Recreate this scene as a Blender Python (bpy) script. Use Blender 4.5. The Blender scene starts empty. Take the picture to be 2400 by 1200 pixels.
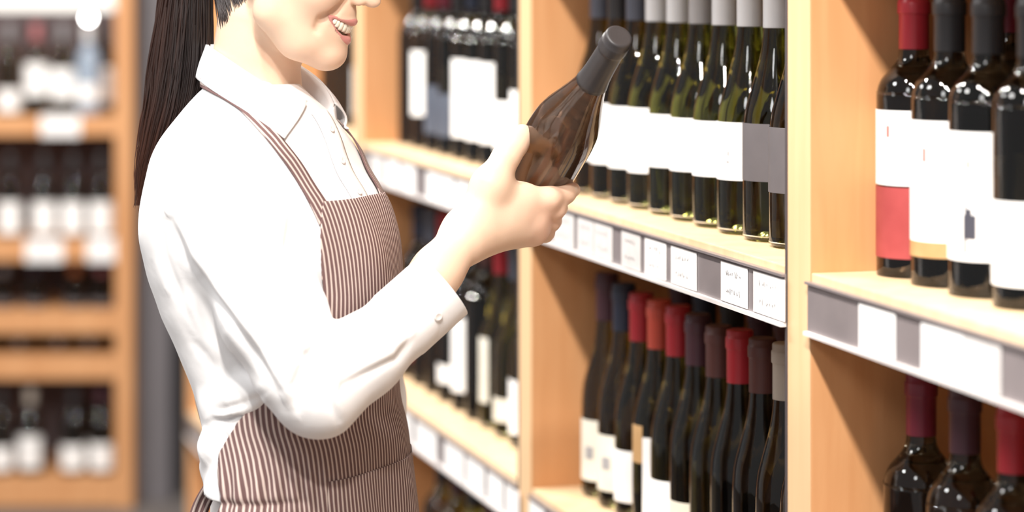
import bpy, math, random
import numpy as np
from mathutils import Vector, Matrix

# ------------------------------------------------------------------ camera, light, exposure
SC = bpy.context.scene
FPX, CAMZ, HORIZON = 6000.0, 1.55, -65.0
cam_data = bpy.data.cameras.new('camera')
cam = bpy.data.objects.new('camera', cam_data)
SC.collection.objects.link(cam)
cam.location = (0, 0, CAMZ)
cam.rotation_euler = (math.radians(90), 0, 0)
cam_data.sensor_width = 36.0
cam_data.lens = 36.0 * FPX / 2400.0
cam_data.shift_y = (HORIZON - 600.0) / 2400.0
cam_data.clip_start = 0.05
cam_data.dof.use_dof = True
cam_data.dof.focus_distance = 2.74
cam_data.dof.aperture_fstop = 2.5
SC.camera = cam

world = bpy.data.worlds.new('world')
SC.world = world
world.use_nodes = True
bg = world.node_tree.nodes['Background']
bg.inputs[0].default_value = (1.0, 0.99, 0.98, 1)
bg.inputs[1].default_value = 0.34

SC.view_settings.view_transform = 'Standard'
SC.view_settings.look = 'None'
SC.view_settings.exposure = 0.37
SC.view_settings.gamma = 1.0
SC.view_settings.use_curve_mapping = False

# shelf row: front edge line, d runs away from the camera along the row, NB points into the shelf
P0 = np.array([0.2826, 2.609])
D = np.array([-0.2759, 0.9612])
NB = np.array([0.9612, 0.2759])
ROW_ANGLE = math.atan2(D[1], D[0])
FACE_ROT = math.atan2(-0.9612, 0.2759)      # turns a label that faces -Y towards the aisle


def S(t, b, z):
    p = P0 + D * t + NB * b
    return Vector((p[0], p[1], z))


def light_area(loc, target, size, power, col=(1, 1, 1), shape='DISK', size_y=None):
    L = bpy.data.lights.new('spot_and_fill_light', 'AREA')
    L.shape = shape
    L.size = size
    if size_y:
        L.size_y = size_y
    L.energy = power
    L.color = col
    o = bpy.data.objects.new('spot_and_fill_light', L)
    o.location = loc
    o.rotation_euler = (Vector(target) - Vector(loc)).to_track_quat('-Z', 'Y').to_euler()
    SC.collection.objects.link(o)
    return o


# a row of ceiling spots along the aisle, 0.9 m in front of the shelves, and an added row of fill light further out
WARM = (1.0, 0.945, 0.88)
for t, pw in ((-2.1, 46), (-1.4, 40), (-0.6, 22), (1.25, 24), (2.0, 24), (2.75, 24), (3.5, 24)):
    light_area(S(t, -0.92, 3.0), S(t + (0.8 if t < -1 else 0.0), -0.1, 0.9), 0.14, pw, WARM)
light_area((-0.9, 0.2, 2.7), (-0.1, 2.8, 1.1), 0.6, 12, (1, .99, .98))  # added soft fill from the viewer's side, brightens the woman's front
for t in (0.4, 2.2):
    light_area(S(t, -2.3, 3.1), S(t, -0.3, 1.0), 0.5, 22, (1, .985, .97))
light_area((-1.6, 5.6, 3.0), (-1.2, 7.4, 0.9), 0.3, 26, WARM)

# ------------------------------------------------------------------ helpers
COL = SC.collection


def px(x, y, Y):
    """photo pixel at depth Y -> world point"""
    return Vector(((x - 1200.0) * Y / FPX, Y, CAMZ - (y - HORIZON) * Y / FPX))


def mesh_obj(name, verts, faces, mat=None, parent=None, smooth=True, loc=None):
    me = bpy.data.meshes.new(name)
    if isinstance(verts, np.ndarray):
        verts = verts.tolist()
    me.from_pydata([tuple(v) for v in verts], [], faces)
    me.update()
    if smooth:
        me.polygons.foreach_set('use_smooth', [True] * len(me.polygons))
    return link(name, me, mat, parent, loc)


def link(name, me, mat=None, parent=None, loc=None, rot=None):
    o = bpy.data.objects.new(name, me)
    COL.objects.link(o)
    if mat is not None and not me.materials:
        me.materials.append(mat)
    if parent is not None:
        o.parent = parent
    if loc is not None:
        o.location = loc
    if rot is not None:
        o.rotation_euler = rot
    return o


def empty(name, loc, rz=0.0):
    o = bpy.data.objects.new(name, None)
    o.empty_display_size = 0.05
    COL.objects.link(o)
    o.location = loc
    o.rotation_euler = (0, 0, rz)
    return o


def tag(o, label=None, cat=None, group=None, kind=None):
    if label: o['label'] = label
    if cat: o['category'] = cat
    if group: o['group'] = group
    if kind: o['kind'] = kind
    return o


def box_mesh(name, x0, x1, y0, y1, z0, z1, bev=0.0):
    import bmesh
    bm = bmesh.new()
    bmesh.ops.create_cube(bm, size=1.0)
    for v in bm.verts:
        v.co = ((x0 + x1) / 2 + v.co.x * (x1 - x0), (y0 + y1) / 2 + v.co.y * (y1 - y0), (z0 + z1) / 2 + v.co.z * (z1 - z0))
    if bev > 0:
        bmesh.ops.bevel(bm, geom=list(bm.edges), offset=bev, segments=2, affect='EDGES', profile=0.6)
    me = bpy.data.meshes.new(name)
    bm.to_mesh(me)
    bm.free()
    return me


def lathe(profile, seg=40, a0=0.0, a1=2 * math.pi, cap_bottom=False, cap_top=False):
    """profile: list of (r, z); angle 0 faces -Y"""
    full = abs(a1 - a0 - 2 * math.pi) < 1e-6
    n = seg if full else seg + 1
    V, F = [], []
    for r, z in profile:
        for i in range(n):
            a = a0 + (a1 - a0) * i / seg
            V.append((r * math.sin(a), -r * math.cos(a), z))
    m = len(profile)
    for j in range(m - 1):
        for i in range(seg):
            i2 = (i + 1) % n if full else i + 1
            F.append((j * n + i, j * n + i2, (j + 1) * n + i2, (j + 1) * n + i))
    if cap_bottom: F.append(tuple(reversed(range(n))))
    if cap_top: F.append(tuple((m - 1) * n + i for i in range(n)))
    return V, F


# ------------------------------------------------------------------ materials
def mat(name, col, rough=0.5, spec=0.5, metal=0.0, trans=0.0, ior=1.45, coat=0.0, sheen=0.0, sss=0.0):
    m = bpy.data.materials.new(name)
    m.use_nodes = True
    b = m.node_tree.nodes['Principled BSDF']
    b.inputs['Base Color'].default_value = (*col, 1)
    b.inputs['Roughness'].default_value = rough
    b.inputs['Specular IOR Level'].default_value = spec
    b.inputs['Metallic'].default_value = metal
    b.inputs['Transmission Weight'].default_value = trans
    b.inputs['IOR'].default_value = ior
    b.inputs['Coat Weight'].default_value = coat
    b.inputs['Sheen Weight'].default_value = sheen
    if sss:
        b.inputs['Subsurface Weight'].default_value = sss
        b.inputs['Subsurface Radius'].default_value = (0.012, 0.005, 0.003)
        b.inputs['Subsurface Scale'].default_value = 1.0
    return m


def wood_mat(name, c0, c1, rough=0.45, scale=1.0):
    m = mat(name, c0, rough, 0.4)
    nt = m.node_tree
    N, L = nt.nodes, nt.links
    b = N['Principled BSDF']
    tc = N.new('ShaderNodeTexCoord')
    mp = N.new('ShaderNodeMapping')
    mp.inputs['Scale'].default_value = (9 * scale, 9 * scale, 0.8 * scale)
    ns = N.new('ShaderNodeTexNoise')
    ns.inputs['Scale'].default_value = 4.0
    ns.inputs['Detail'].default_value = 6.0
    ns.inputs['Distortion'].default_value = 0.6
    cr = N.new('ShaderNodeValToRGB')
    cr.color_ramp.elements[0].position = 0.36
    cr.color_ramp.elements[0].color = (*c1, 1)
    cr.color_ramp.elements[1].position = 0.66
    cr.color_ramp.elements[1].color = (*c0, 1)
    bp = N.new('ShaderNodeBump')
    bp.inputs['Strength'].default_value = 0.05
    L.new(tc.outputs['Object'], mp.inputs['Vector'])
    L.new(mp.outputs['Vector'], ns.inputs['Vector'])
    L.new(ns.outputs['Fac'], cr.inputs['Fac'])
    L.new(cr.outputs['Color'], b.inputs['Base Color'])
    L.new(ns.outputs['Fac'], bp.inputs['Height'])
    L.new(bp.outputs['Normal'], b.inputs['Normal'])
    return m


def noise_mat(name, c0, c1, scale=8.0, rough=0.6, bump=0.0, spec=0.3):
    m = mat(name, c0, rough, spec)
    nt = m.node_tree
    N, L = nt.nodes, nt.links
    b = N['Principled BSDF']
    tc = N.new('ShaderNodeTexCoord')
    ns = N.new('ShaderNodeTexNoise')
    ns.inputs['Scale'].default_value = scale
    ns.inputs['Detail'].default_value = 4.0
    cr = N.new('ShaderNodeValToRGB')
    cr.color_ramp.elements[0].position = 0.35
    cr.color_ramp.elements[0].color = (*c1, 1)
    cr.color_ramp.elements[1].position = 0.65
    cr.color_ramp.elements[1].color = (*c0, 1)
    L.new(tc.outputs['Object'], ns.inputs['Vector'])
    L.new(ns.outputs['Fac'], cr.inputs['Fac'])
    L.new(cr.outputs['Color'], b.inputs['Base Color'])
    if bump:
        bp = N.new('ShaderNodeBump')
        bp.inputs['Strength'].default_value = bump
        bp.inputs['Distance'].default_value = 0.01
        L.new(ns.outputs['Fac'], bp.inputs['Height'])
        L.new(bp.outputs['Normal'], b.inputs['Normal'])
    return m


WOOD = wood_mat('maple_panel', (0.63, 0.325, 0.15), (0.57, 0.275, 0.118))
WOOD_SHELF = wood_mat('maple_shelf', (0.80, 0.59, 0.37), (0.73, 0.52, 0.31))
WOOD_EDGE = wood_mat('maple_edge', (0.80, 0.545, 0.32), (0.75, 0.49, 0.27))
WOOD_BACK = wood_mat('maple_back', (0.30, 0.15, 0.06), (0.24, 0.115, 0.042))
EDGE_DARK = mat('dark_edge_strip', (0.075, 0.062, 0.066), 0.5)
RAIL = noise_mat('rail_plastic', (0.23, 0.20, 0.205), (0.20, 0.175, 0.18), 14, 0.3, spec=0.5)
RAIL_LIP = mat('rail_lip_plastic', (0.74, 0.70, 0.69), 0.3)
PAPER = noise_mat('tag_paper', (0.90, 0.885, 0.88), (0.84, 0.825, 0.82), 30, 0.6)
PAPER_GREY = noise_mat('tag_paper_grey', (0.66, 0.63, 0.62), (0.60, 0.57, 0.56), 30, 0.6)
INK = mat('ink', (0.13, 0.12, 0.13), 0.6)
LABEL_WHITE = noise_mat('label_white', (0.93, 0.92, 0.91), (0.89, 0.88, 0.87), 25, 0.55)
LABEL_CREAM = noise_mat('label_cream', (0.80, 0.77, 0.68), (0.74, 0.70, 0.60), 25, 0.55)
LABEL_GREY = noise_mat('label_grey', (0.135, 0.122, 0.128), (0.122, 0.111, 0.117), 25, 0.5)
LABEL_BLUE = noise_mat('label_slate', (0.10, 0.115, 0.15), (0.08, 0.09, 0.12), 25, 0.5)
LABEL_RED = noise_mat('label_red', (0.38, 0.07, 0.07), (0.32, 0.055, 0.055), 25, 0.5)
LABEL_TAN = noise_mat('label_tan', (0.52, 0.33, 0.16), (0.45, 0.27, 0.12), 25, 0.5)
PRINT_GREY = mat('label_print', (0.34, 0.33, 0.34), 0.6)
PRINT_BLACK = mat('label_print_black', (0.06, 0.06, 0.08), 0.5)
PRINT_RED = mat('label_print_red', (0.55, 0.16, 0.14), 0.6)

GLASS = {}
for nm, c, tr in (('green', (0.42, 0.42, 0.11), 1.0), ('olive', (0.31, 0.28, 0.10), 1.0),
                  ('dark', (0.26, 0.23, 0.115), 1.0), ('black', (0.13, 0.115, 0.085), 1.0),
                  ('brown', (0.13, 0.072, 0.042), 0.75), ('blue', (0.55, 0.66, 0.80), 0.5)):
    GLASS[nm] = mat('glass_' + nm, c, 0.09 if nm == 'brown' else 0.03, 0.5, trans=tr, ior=1.5)
for m_ in GLASS.values():
    nt = m_.node_tree
    tc = nt.nodes.new('ShaderNodeTexCoord')
    mp = nt.nodes.new('ShaderNodeMapping')
    mp.inputs['Scale'].default_value = (60, 60, 16)
    ns = nt.nodes.new('ShaderNodeTexNoise')
    ns.inputs['Scale'].default_value = 1.0
    ns.inputs['Detail'].default_value = 1.5
    bm_ = nt.nodes.new('ShaderNodeBump')
    bm_.inputs['Strength'].default_value = 0.13
    bm_.inputs['Distance'].default_value = 0.004
    nt.links.new(tc.outputs['Object'], mp.inputs['Vector'])
    nt.links.new(mp.outputs['Vector'], ns.inputs['Vector'])
    nt.links.new(ns.outputs['Fac'], bm_.inputs['Height'])
    nt.links.new(bm_.outputs['Normal'], nt.nodes['Principled BSDF'].inputs['Normal'])
CAP = {}
for nm, c, r in (('white', (0.80, 0.79, 0.80), 0.35), ('silver', (0.43, 0.41, 0.41), 0.35), ('red', (0.43, 0.028, 0.040), 0.32),
                 ('scarlet', (0.58, 0.085, 0.055), 0.32), ('plum', (0.075, 0.030, 0.042), 0.38), ('maroon', (0.105, 0.040, 0.036), 0.42),
                 ('navy', (0.030, 0.036, 0.062), 0.4), ('slate', (0.10, 0.105, 0.135), 0.4), ('charcoal', (0.035, 0.032, 0.034), 0.42),
                 ('cream', (0.46, 0.40, 0.34), 0.5), ('wine', (0.20, 0.022, 0.042), 0.35), ('orange', (0.50, 0.16, 0.06), 0.4),
                 ('pink', (0.45, 0.16, 0.17), 0.4), ('grey', (0.25, 0.24, 0.25), 0.4)):
    CAP[nm] = mat('capsule_' + nm, c, r)

# ------------------------------------------------------------------ room shell
FLOOR = noise_mat('floor_vinyl', (0.17, 0.15, 0.14), (0.14, 0.125, 0.12), 3.0, 0.5)
WALL = noise_mat('wall_paint', (0.105, 0.095, 0.098), (0.095, 0.087, 0.09), 5.0, 0.75)
PILLAR = noise_mat('pillar_paint', (0.150, 0.140, 0.150), (0.138, 0.129, 0.138), 6.0, 0.7)
tag(link('floor', box_mesh('floor', -5.0, 4.0, -1.5, 8.6, -0.1, 0.0), FLOOR), 'dark grey vinyl shop floor', 'floor', kind='structure')
tag(link('wall_back', box_mesh('wall_back', -5.0, 4.0, 8.2, 8.35, 0.0, 3.2), WALL), 'dark grey back wall of the shop', 'wall', kind='structure')
pl = tag(link('pillar', box_mesh('pillar', px(311.5, 0, 7.50).x, px(399, 0, 7.50).x, 7.50, 8.19, 0.0, 3.2, 0.004), PILLAR),
         'plain dark grey pillar beside the far wooden shelf', 'pillar', kind='structure')

# ------------------------------------------------------------------ shelving row
ZS = [0.05, 0.45, 0.845, 1.25, 1.65, 2.05]
DEPTH, PT, SH = 0.36, 0.0285, 0.030
RAIL_H = 0.047


def shelf_unit(t0, t1, label, rails=True):
    """bay with inner opening t0..t1 along the row"""
    u = empty('shelf_unit', S(t0, 0, 0), ROW_ANGLE)
    tag(u, label, 'shelf unit', 'wooden shelving bays of the wine row')
    w = t1 - t0
    sp = box_mesh('side_panel', 0, PT, -DEPTH, 0, 0, 2.12, 0.0012)
    a = link('side_panel', sp, WOOD, u, (-PT, 0, 0))
    b = link('side_panel', sp, WOOD, u, (w, 0, 0))
    eb = box_mesh('edge_band', 0, PT, 0, 0.0015, 0, 2.12)
    link('edge_band', eb, WOOD_EDGE, a, (0, 0.0002, 0))
    link('edge_band', eb, WOOD_EDGE, b, (0, 0.0002, 0))
    es = box_mesh('edge_strip', 0, 0.0045, -0.03, 0.0028, 0, 2.12)
    link('edge_strip', es, EDGE_DARK, u, (0.0002, 0, 0))
    link('back_panel', box_mesh('back_panel', 0, w, -DEPTH, -DEPTH + 0.012, 0.0, 2.12), WOOD_BACK, u)
    shm = box_mesh('shelf', 0.0003, w - 0.0003, -DEPTH + 0.0125, 0.0, -SH, 0, 0.0015)
    lpm = box_mesh('price_rail', 0.0012, w - 0.0012, 0, 0.004, -RAIL_H, 0)
    lbm = box_mesh('rail_lip', 0.0012, w - 0.0012, 0.0, 0.009, -RAIL_H - 0.004, -RAIL_H)
    ltm = box_mesh('rail_lip', 0.0012, w - 0.0012, 0.0, 0.0075, -0.0025, 0.0)
    for z in ZS:
        s = link('shelf', shm, WOOD_SHELF, u, (0, 0, z))
        link('price_rail', lpm, RAIL, s, (0, 0.0003, -0.0105))
        link('rail_lip', lbm, RAIL_LIP, s, (0, 0.0003, -0.0105))
        link('rail_lip', ltm, RAIL, s, (0, 0.0003, -0.0080))
    link('top_board', box_mesh('top_board', 0, w, -DEPTH, 0, 2.085, 2.12), WOOD, u)
    return u


BAYS = {3: (-0.985, -0.057), 2: (0.0, 0.925), 1: (0.982, 1.975), 0: (2.035, 2.99), -1: (3.05, 3.95)}
BAYNAME = {3: 'wooden shelving bay nearest the viewer, cut by the right edge of the picture',
           2: 'wooden shelving bay behind the held bottle, red capped bottles on its lower shelf',
           1: 'blurred wooden shelving bay just behind the woman\'s forearm',
           0: 'blurred wooden shelving bay seen under the woman\'s chin',
           -1: 'farthest wooden bay of the row, showing behind the woman\'s back'}
for k, (t0, t1) in BAYS.items():
    shelf_unit(t0, t1, BAYNAME[k])


def t_at(x, b):
    """row parameter of a photo column for a line b behind the front edge"""
    q = P0 + NB * b
    k = (x - 1200.0) / FPX
    return (q[0] - k * q[1]) / (k * D[1] - D[0])

# ------------------------------------------------------------------ wine bottles
def smooth_profile(pts, n=5):
    """Catmull-Rom through (z, r) pairs"""
    out = []
    P = [pts[0]] + pts + [pts[-1]]
    for i in range(1, len(P) - 2):
        for j in range(n):
            u = j / n
            a, b, c, d = (np.array(P[i + k]) for k in (-1, 0, 1, 2))
            q = 0.5 * ((2 * b) + (c - a) * u + (2 * a - 5 * b + 4 * c - d) * u ** 2 + (3 * b - a - 3 * c + d) * u ** 3)
            out.append((float(q[1]), max(0.0, float(q[0]))))
    out.append((pts[-1][1], pts[-1][0]))
    return out


BOTTLE_SHAPES = {}


def shape(kind):
    if kind in BOTTLE_SHAPES:
        return BOTTLE_SHAPES[kind]
    if kind in ('burgundy', 'held'):
        R, H = 0.0380, 0.296
        body = [(0.012, 0.0), (0.024, 0.001)]
        prof = [(0.0, 0.030), (0.002, 0.0352), (0.007, 0.0378), (0.014, R), (0.10, R), (0.122, R * 0.992), (0.145, 0.0352), (0.170, 0.0283),
                (0.195, 0.0212), (0.215, 0.0168), (0.235, 0.0146), (0.262, 0.0138), (0.283, 0.0136)]
        cap0, neck = 0.237, 0.0152
    elif kind == 'bordeaux':
        R, H = 0.0372, 0.300
        prof = [(0.0, 0.030), (0.002, 0.0345), (0.007, 0.0366), (0.014, R), (0.176, R), (0.195, R * 0.985), (0.208, 0.0325), (0.218, 0.0245),
                (0.226, 0.0180), (0.234, 0.0152), (0.248, 0.0142), (0.287, 0.0138)]
        cap0, neck = 0.240, 0.0150
    elif kind == 'slim':
        R, H = 0.0348, 0.289
        prof = [(0.0, 0.028), (0.002, 0.0325), (0.007, 0.0345), (0.014, R), (0.105, R), (0.125, R * 0.985), (0.145, 0.0322), (0.170, 0.0256),
                (0.192, 0.0196), (0.212, 0.0160), (0.230, 0.0146), (0.256, 0.0138), (0.277, 0.0136)]
        cap0, neck = 0.227, 0.0155
    else:  # small far bottle
        R, H = 0.036, 0.268
        prof = [(0.0, 0.029), (0.003, 0.0345), (0.010, R), (0.145, R), (0.165, R * 0.97), (0.182, 0.027), (0.196, 0.0175), (0.21, 0.0145), (0.255, 0.0138)]
        cap0, neck = 0.215, 0.0150
    full = smooth_profile(prof, 4)
    long_cap = kind == 'held'
    full = [(0.0, 0.012), (0.014, 0.010), (0.024, 0.002)] + full + [(0.0, prof[-1][0] + 0.0005)]
    V, F = lathe(full, 36)
    g = bpy.data.meshes.new('glass_' + kind)
    g.from_pydata(V, [], F)
    g.polygons.foreach_set('use_smooth', [True] * len(F))
    cp = [(neck - 0.0012, cap0), (neck, cap0 + 0.0002), (neck, cap0 + 0.001), (neck, H - 0.0235), (neck + 0.0002, H - 0.0228), (neck + 0.0014, H - 0.0215), (neck + 0.0015, H - 0.0205),
          (neck + 0.0015, H - 0.0100), (neck + 0.0013, H - 0.0092), (neck + 0.0004, H - 0.0084), (neck + 0.0003, H - 0.0022), (neck - 0.0001, H - 0.0012), (neck - 0.0010, H - 0.0004),
          (neck - 0.0022, H), (neck - 0.0040, H), (0.0, H - 0.0003)]
    if long_cap:
        cp = [(r + 0.0007, z) for r, z in full if 0.212 < z < 0.262] + [(0.0143, 0.268)] + [(r_ - 0.0010 if r_ > 0.004 else r_, z_) for r_, z_ in cp[3:]]
        cp = [(cp[0][0] - 0.0006, cp[0][1] - 0.0003)] + cp
    V, F = lathe(cp, 28)
    c = bpy.data.meshes.new('capsule_' + kind)
    c.from_pydata(V, [], F)
    c.polygons.foreach_set('use_smooth', [True] * len(F))
    BOTTLE_SHAPES[kind] = dict(R=R, H=H, glass=g, cap=c, cap0=cap0, neck=neck)
    return BOTTLE_SHAPES[kind]


MESH_CACHE = {}


def with_mat(me, m):
    key = (me.name, m.name)
    if key not in MESH_CACHE:
        c = me.copy()
        c.materials.clear()
        c.materials.append(m)
        MESH_CACHE[key] = c
    return MESH_CACHE[key]


def label_mesh(R, z0, z1, half=1.25, centre=0.0):
    key = ('label', R, z0, z1, half, centre)
    if key not in MESH_CACHE:
        r = R + 0.0005
        V, F = lathe([(r, z0), (r, (z0 + z1) / 2), (r, z1)], 20, centre - half, centre + half)
        for pair in ([(r - 0.0007, z0 - 0.0001), (r, z0)], [(r, z1), (r - 0.0007, z1 + 0.0001)]):
            V2, F2 = lathe(pair, 20, centre - half, centre + half)
            F += [tuple(i + len(V) for i in f) for f in F2]
            V += V2
        me = bpy.data.meshes.new('label')
        me.from_pydata(V, [], F)
        me.polygons.foreach_set('use_smooth', [True] * len(F))
        MESH_CACHE[key] = me
    return MESH_CACHE[key]


def bottle(loc, kind, glass, cap, labels, text, group, rot=0.0, prints=(), hscale=1.0, name='wine_bottle'):
    """labels: list of (z0, z1, half angle, material[, centre angle])"""
    sh = shape(kind)
    b = empty(name, loc + Vector((0, 0, 0.0005)), FACE_ROT + rot)
    b.scale = (1, 1, hscale)
    tag(b, text, 'wine bottle', group)
    link('glass_body', with_mat(sh['glass'], GLASS[glass]), None, b)
    if cap:
        link('capsule', with_mat(sh['cap'], CAP[cap]), None, b)
    lo = None
    for l in labels:
        z0, z1, half, m = l[:4]
        c = l[4] if len(l) > 4 else 0.0
        lo = link('label', with_mat(label_mesh(sh['R'], z0, z1, half, c), m), None, b)
    for (z0, z1, half, c, m) in prints:
        link('label_print', with_mat(label_mesh(sh['R'] + 0.0004, z0, z1, half, c), m), None, lo)
    return b


ORD = ['first', 'second', 'third', 'fourth', 'fifth', 'sixth', 'seventh', 'eighth', 'ninth', 'tenth', 'eleventh', 'twelfth', 'thirteenth']
CAPWORD = dict(white='white capsule', silver='silver grey capsule', red='red capsule', scarlet='orange-red capsule', plum='plum capsule',
               maroon='brown maroon capsule', navy='dark navy capsule', slate='slate blue capsule', charcoal='black capsule', cream='pale cream capsule',
               wine='wine red capsule', grey='grey capsule', orange='orange capsule', pink='pink capsule')


def row(bay, z, b, items, where, group, start='near'):
    """items: list of (t, kind, glass, cap, labels, label words, prints, hscale)"""
    for i, it in enumerate(items):
        t, kind, glass, cap, labels, words, prints, hs = it
        text = '%s bottle, %s, %s %s' % ({'green': 'green', 'olive': 'olive green', 'dark': 'dark green', 'black': 'black', 'brown': 'brown'}[glass],
                                         CAPWORD[cap], words + ', ' + ORD[i] if words else ORD[i], where)
        bottle(S(t, b, z), kind, glass, cap, labels, text, group, prints=prints, hscale=hs)


W_, C_, G_, B_, R_, T_ = LABEL_WHITE, LABEL_CREAM, LABEL_GREY, LABEL_BLUE, LABEL_RED, LABEL_TAN


def pr(*spec):
    return [s for s in spec]


# bay 2, middle shelf (white capped green bottles)
it = []
tt = [0.09, 0.17, 0.2485, 0.330, 0.412, 0.492, 0.573, 0.653, 0.7312, 0.8088, 0.8862]
caps = ['white', 'white', 'white', 'white', 'white', 'silver', 'white', 'white', 'slate', 'charcoal', 'slate']
gl = ['green', 'olive', 'green', 'green', 'green', 'green', 'green', 'green', 'olive', 'olive', 'olive']
lab = [(0.060, 0.128, G_), (0.060, 0.131, G_), (0.067, 0.131, G_), (0.062, 0.128, W_), (0.060, 0.125, W_), (0.060, 0.124, W_),
       (0.059, 0.124, W_), (0.046, 0.128, W_), (0.046, 0.126, W_), (0.046, 0.126, W_), (0.046, 0.124, W_)]
for i, t in enumerate(tt):
    prn = []
    if lab[i][2] is W_:
        zc = lab[i][0] + 0.024
        if i in (7, 8):
            prn = [(zc - 0.006, zc - 0.003, 0.16, 0.72, PRINT_GREY), (zc + 0.002, zc + 0.0035, 0.20, 0.74, PRINT_GREY), (zc + 0.028, zc + 0.038, 0.022, 0.52, PRINT_GREY), (zc + 0.030, zc + 0.036, 0.02, 0.62, PRINT_GREY)]
        elif i in (3, 4, 5):
            prn = [(zc + 0.004, zc + 0.009, 0.026, 0.50, PRINT_GREY), (zc + 0.016, zc + 0.028, 0.018, 0.40, PRINT_GREY), (zc - 0.004, zc - 0.002, 0.045, 0.48, PRINT_GREY), (zc + 0.002, zc + 0.007, 0.014, 0.38, PRINT_GREY)]
    it.append((t, 'burgundy', gl[i], caps[i], [(lab[i][0], lab[i][1], 1.45, lab[i][2])],
               'grey label' if lab[i][2] is G_ else 'white label', prn, 1.0))
row(2, ZS[3], 0.086, it, 'from the post, centre bay\'s middle shelf', 'green bottles on the middle shelf of the centre bay')
for i, t in enumerate((0.37, 0.455, 0.54, 0.625, 0.71, 0.80)):
    bottle(S(t, 0.172, ZS[3]), 'burgundy', 'olive', 'white' if i < 3 else 'slate', [(0.06, 0.125, 1.4, W_)],
           'olive bottle behind the centre bay\'s middle front row, %s from the post' % ORD[i],
           'second row behind the green bottles')

# bay 2, lower shelf (dark bottles with red and maroon capsules)
it = []
tt = [0.148, 0.219, 0.291, 0.362, 0.432, 0.503, 0.574, 0.645, 0.716, 0.787, 0.858]
caps = ['maroon', 'cream', 'maroon', 'red', 'maroon', 'plum', 'red', 'scarlet', 'red', 'navy', 'plum']
gl = ['dark', 'dark', 'black', 'black', 'dark', 'dark', 'olive', 'olive', 'olive', 'olive', 'olive']
lb = [[], [], [(0.02, 0.055, 1.2, W_)], [(0.02, 0.055, 1.2, W_)], [(0.02, 0.055, 1.2, W_)], [(0.02, 0.064, 1.3, C_)], [(0.02, 0.076, 1.35, W_)],
      [(0.02, 0.118, 0.45, W_, 1.03), (0.085, 0.132, 0.32, T_, 0.25)], [(0.022, 0.088, 1.35, W_)], [(0.022, 0.094, 1.25, C_)], [(0.022, 0.100, 1.25, C_)]]
wd = ['', '', 'low label', 'low label', 'low label', 'cream label', 'white label', 'tan label', 'wide white label', 'cream label', 'cream label']
hs = [1.0, 1.015, 1.0, 1.0, 0.985, 1.0, 1.005, 1.0, 1.0, 1.015, 1.035]
for i, t in enumerate(tt):
    it.append((t, 'slim', gl[i], caps[i], lb[i], wd[i], [(0.050, 0.066, 0.2, 0.5, PRINT_GREY)] if i in (9, 10) else [], hs[i]))
row(2, ZS[2], 0.086, it, 'from the post, centre bay\'s lower shelf', 'red and maroon capped bottles on the lower shelf of the centre bay')
for i, (t, c) in enumerate(((0.42, 'maroon'), (0.505, 'plum'), (0.60, 'charcoal'), (0.70, 'navy'), (0.79, 'plum'))):
    bottle(S(t, 0.168, ZS[2]), 'slim', 'black', c, [(0.03, 0.1, 1.2, C_)],
           'dark bottle half hidden behind the centre bay\'s lower shelf front row, %s from the post' % ORD[i],
           'second row behind the red capped bottles', hscale=1.03)

# bay 3, middle shelf (black square-shouldered bottles with white labels)
it = []
dat = [(-0.100, 'red', [(0.097, 0.176, 1.3, W_), (0.020, 0.095, 1.2, R_)], 'white label over red label', [(0.148, 0.160, 0.05, 0.40, PRINT_RED)]),
       (-0.180, 'charcoal', [(0.046, 0.170, 1.35, W_), (0.030, 0.046, 1.35, T_)], 'red-marked white label', [(0.128, 0.142, 0.05, 0.44, PRINT_RED)]),
       (-0.262, 'charcoal', [(0.036, 0.164, 1.35, W_)], 'bird on white label',
        [(0.058, 0.082, 0.17, 0.64, PRINT_BLACK), (0.082, 0.088, 0.09, 0.60, PRINT_BLACK), (0.088, 0.102, 0.03, 0.52, PRINT_BLACK), (0.044, 0.058, 0.06, 0.52, PRINT_GREY),
         (0.128, 0.136, 0.04, 0.6, PRINT_RED)]),
       (-0.352, 'charcoal', [(0.022, 0.103, 1.35, W_)], 'low white label', []),
       (-0.430, 'charcoal', [(0.022, 0.116, 1.35, W_)], 'tall white label', []),
       (-0.515, 'maroon', [(0.022, 0.103, 1.35, W_)], 'white label', [])]
for t, c, l, w, p in dat:
    it.append((t, 'bordeaux', 'black', c, l, w, p, 0.93))
row(3, ZS[3], 0.092, it, 'on the nearest bay\'s middle shelf', 'black bottles on the middle shelf of the nearest bay')
for i, (t, c) in enumerate(((-0.135, 'wine'), (-0.225, 'charcoal'), (-0.315, 'maroon'), (-0.405, 'charcoal'))):
    bottle(S(t, 0.178, ZS[3]), 'bordeaux', 'black', c, [(0.04, 0.13, 1.2, C_)],
           'black bottle behind the nearest bay\'s middle shelf front row, %s from the post' % ORD[i], 'second row on the nearest bay')
# bay 3, lower shelf
it = []
for t, c in ((-0.108, 'wine'), (-0.205, 'plum'), (-0.305, 'red'), (-0.41, 'wine'), (-0.50, 'maroon')):
    it.append((t, 'bordeaux', 'black', c, [(0.04, 0.13, 1.2, W_)], '', [], 1.03))
row(3, ZS[2], 0.096, it, 'from the post, nearest bay\'s lower shelf', 'black bottles on the lower shelf of the nearest bay')

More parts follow.
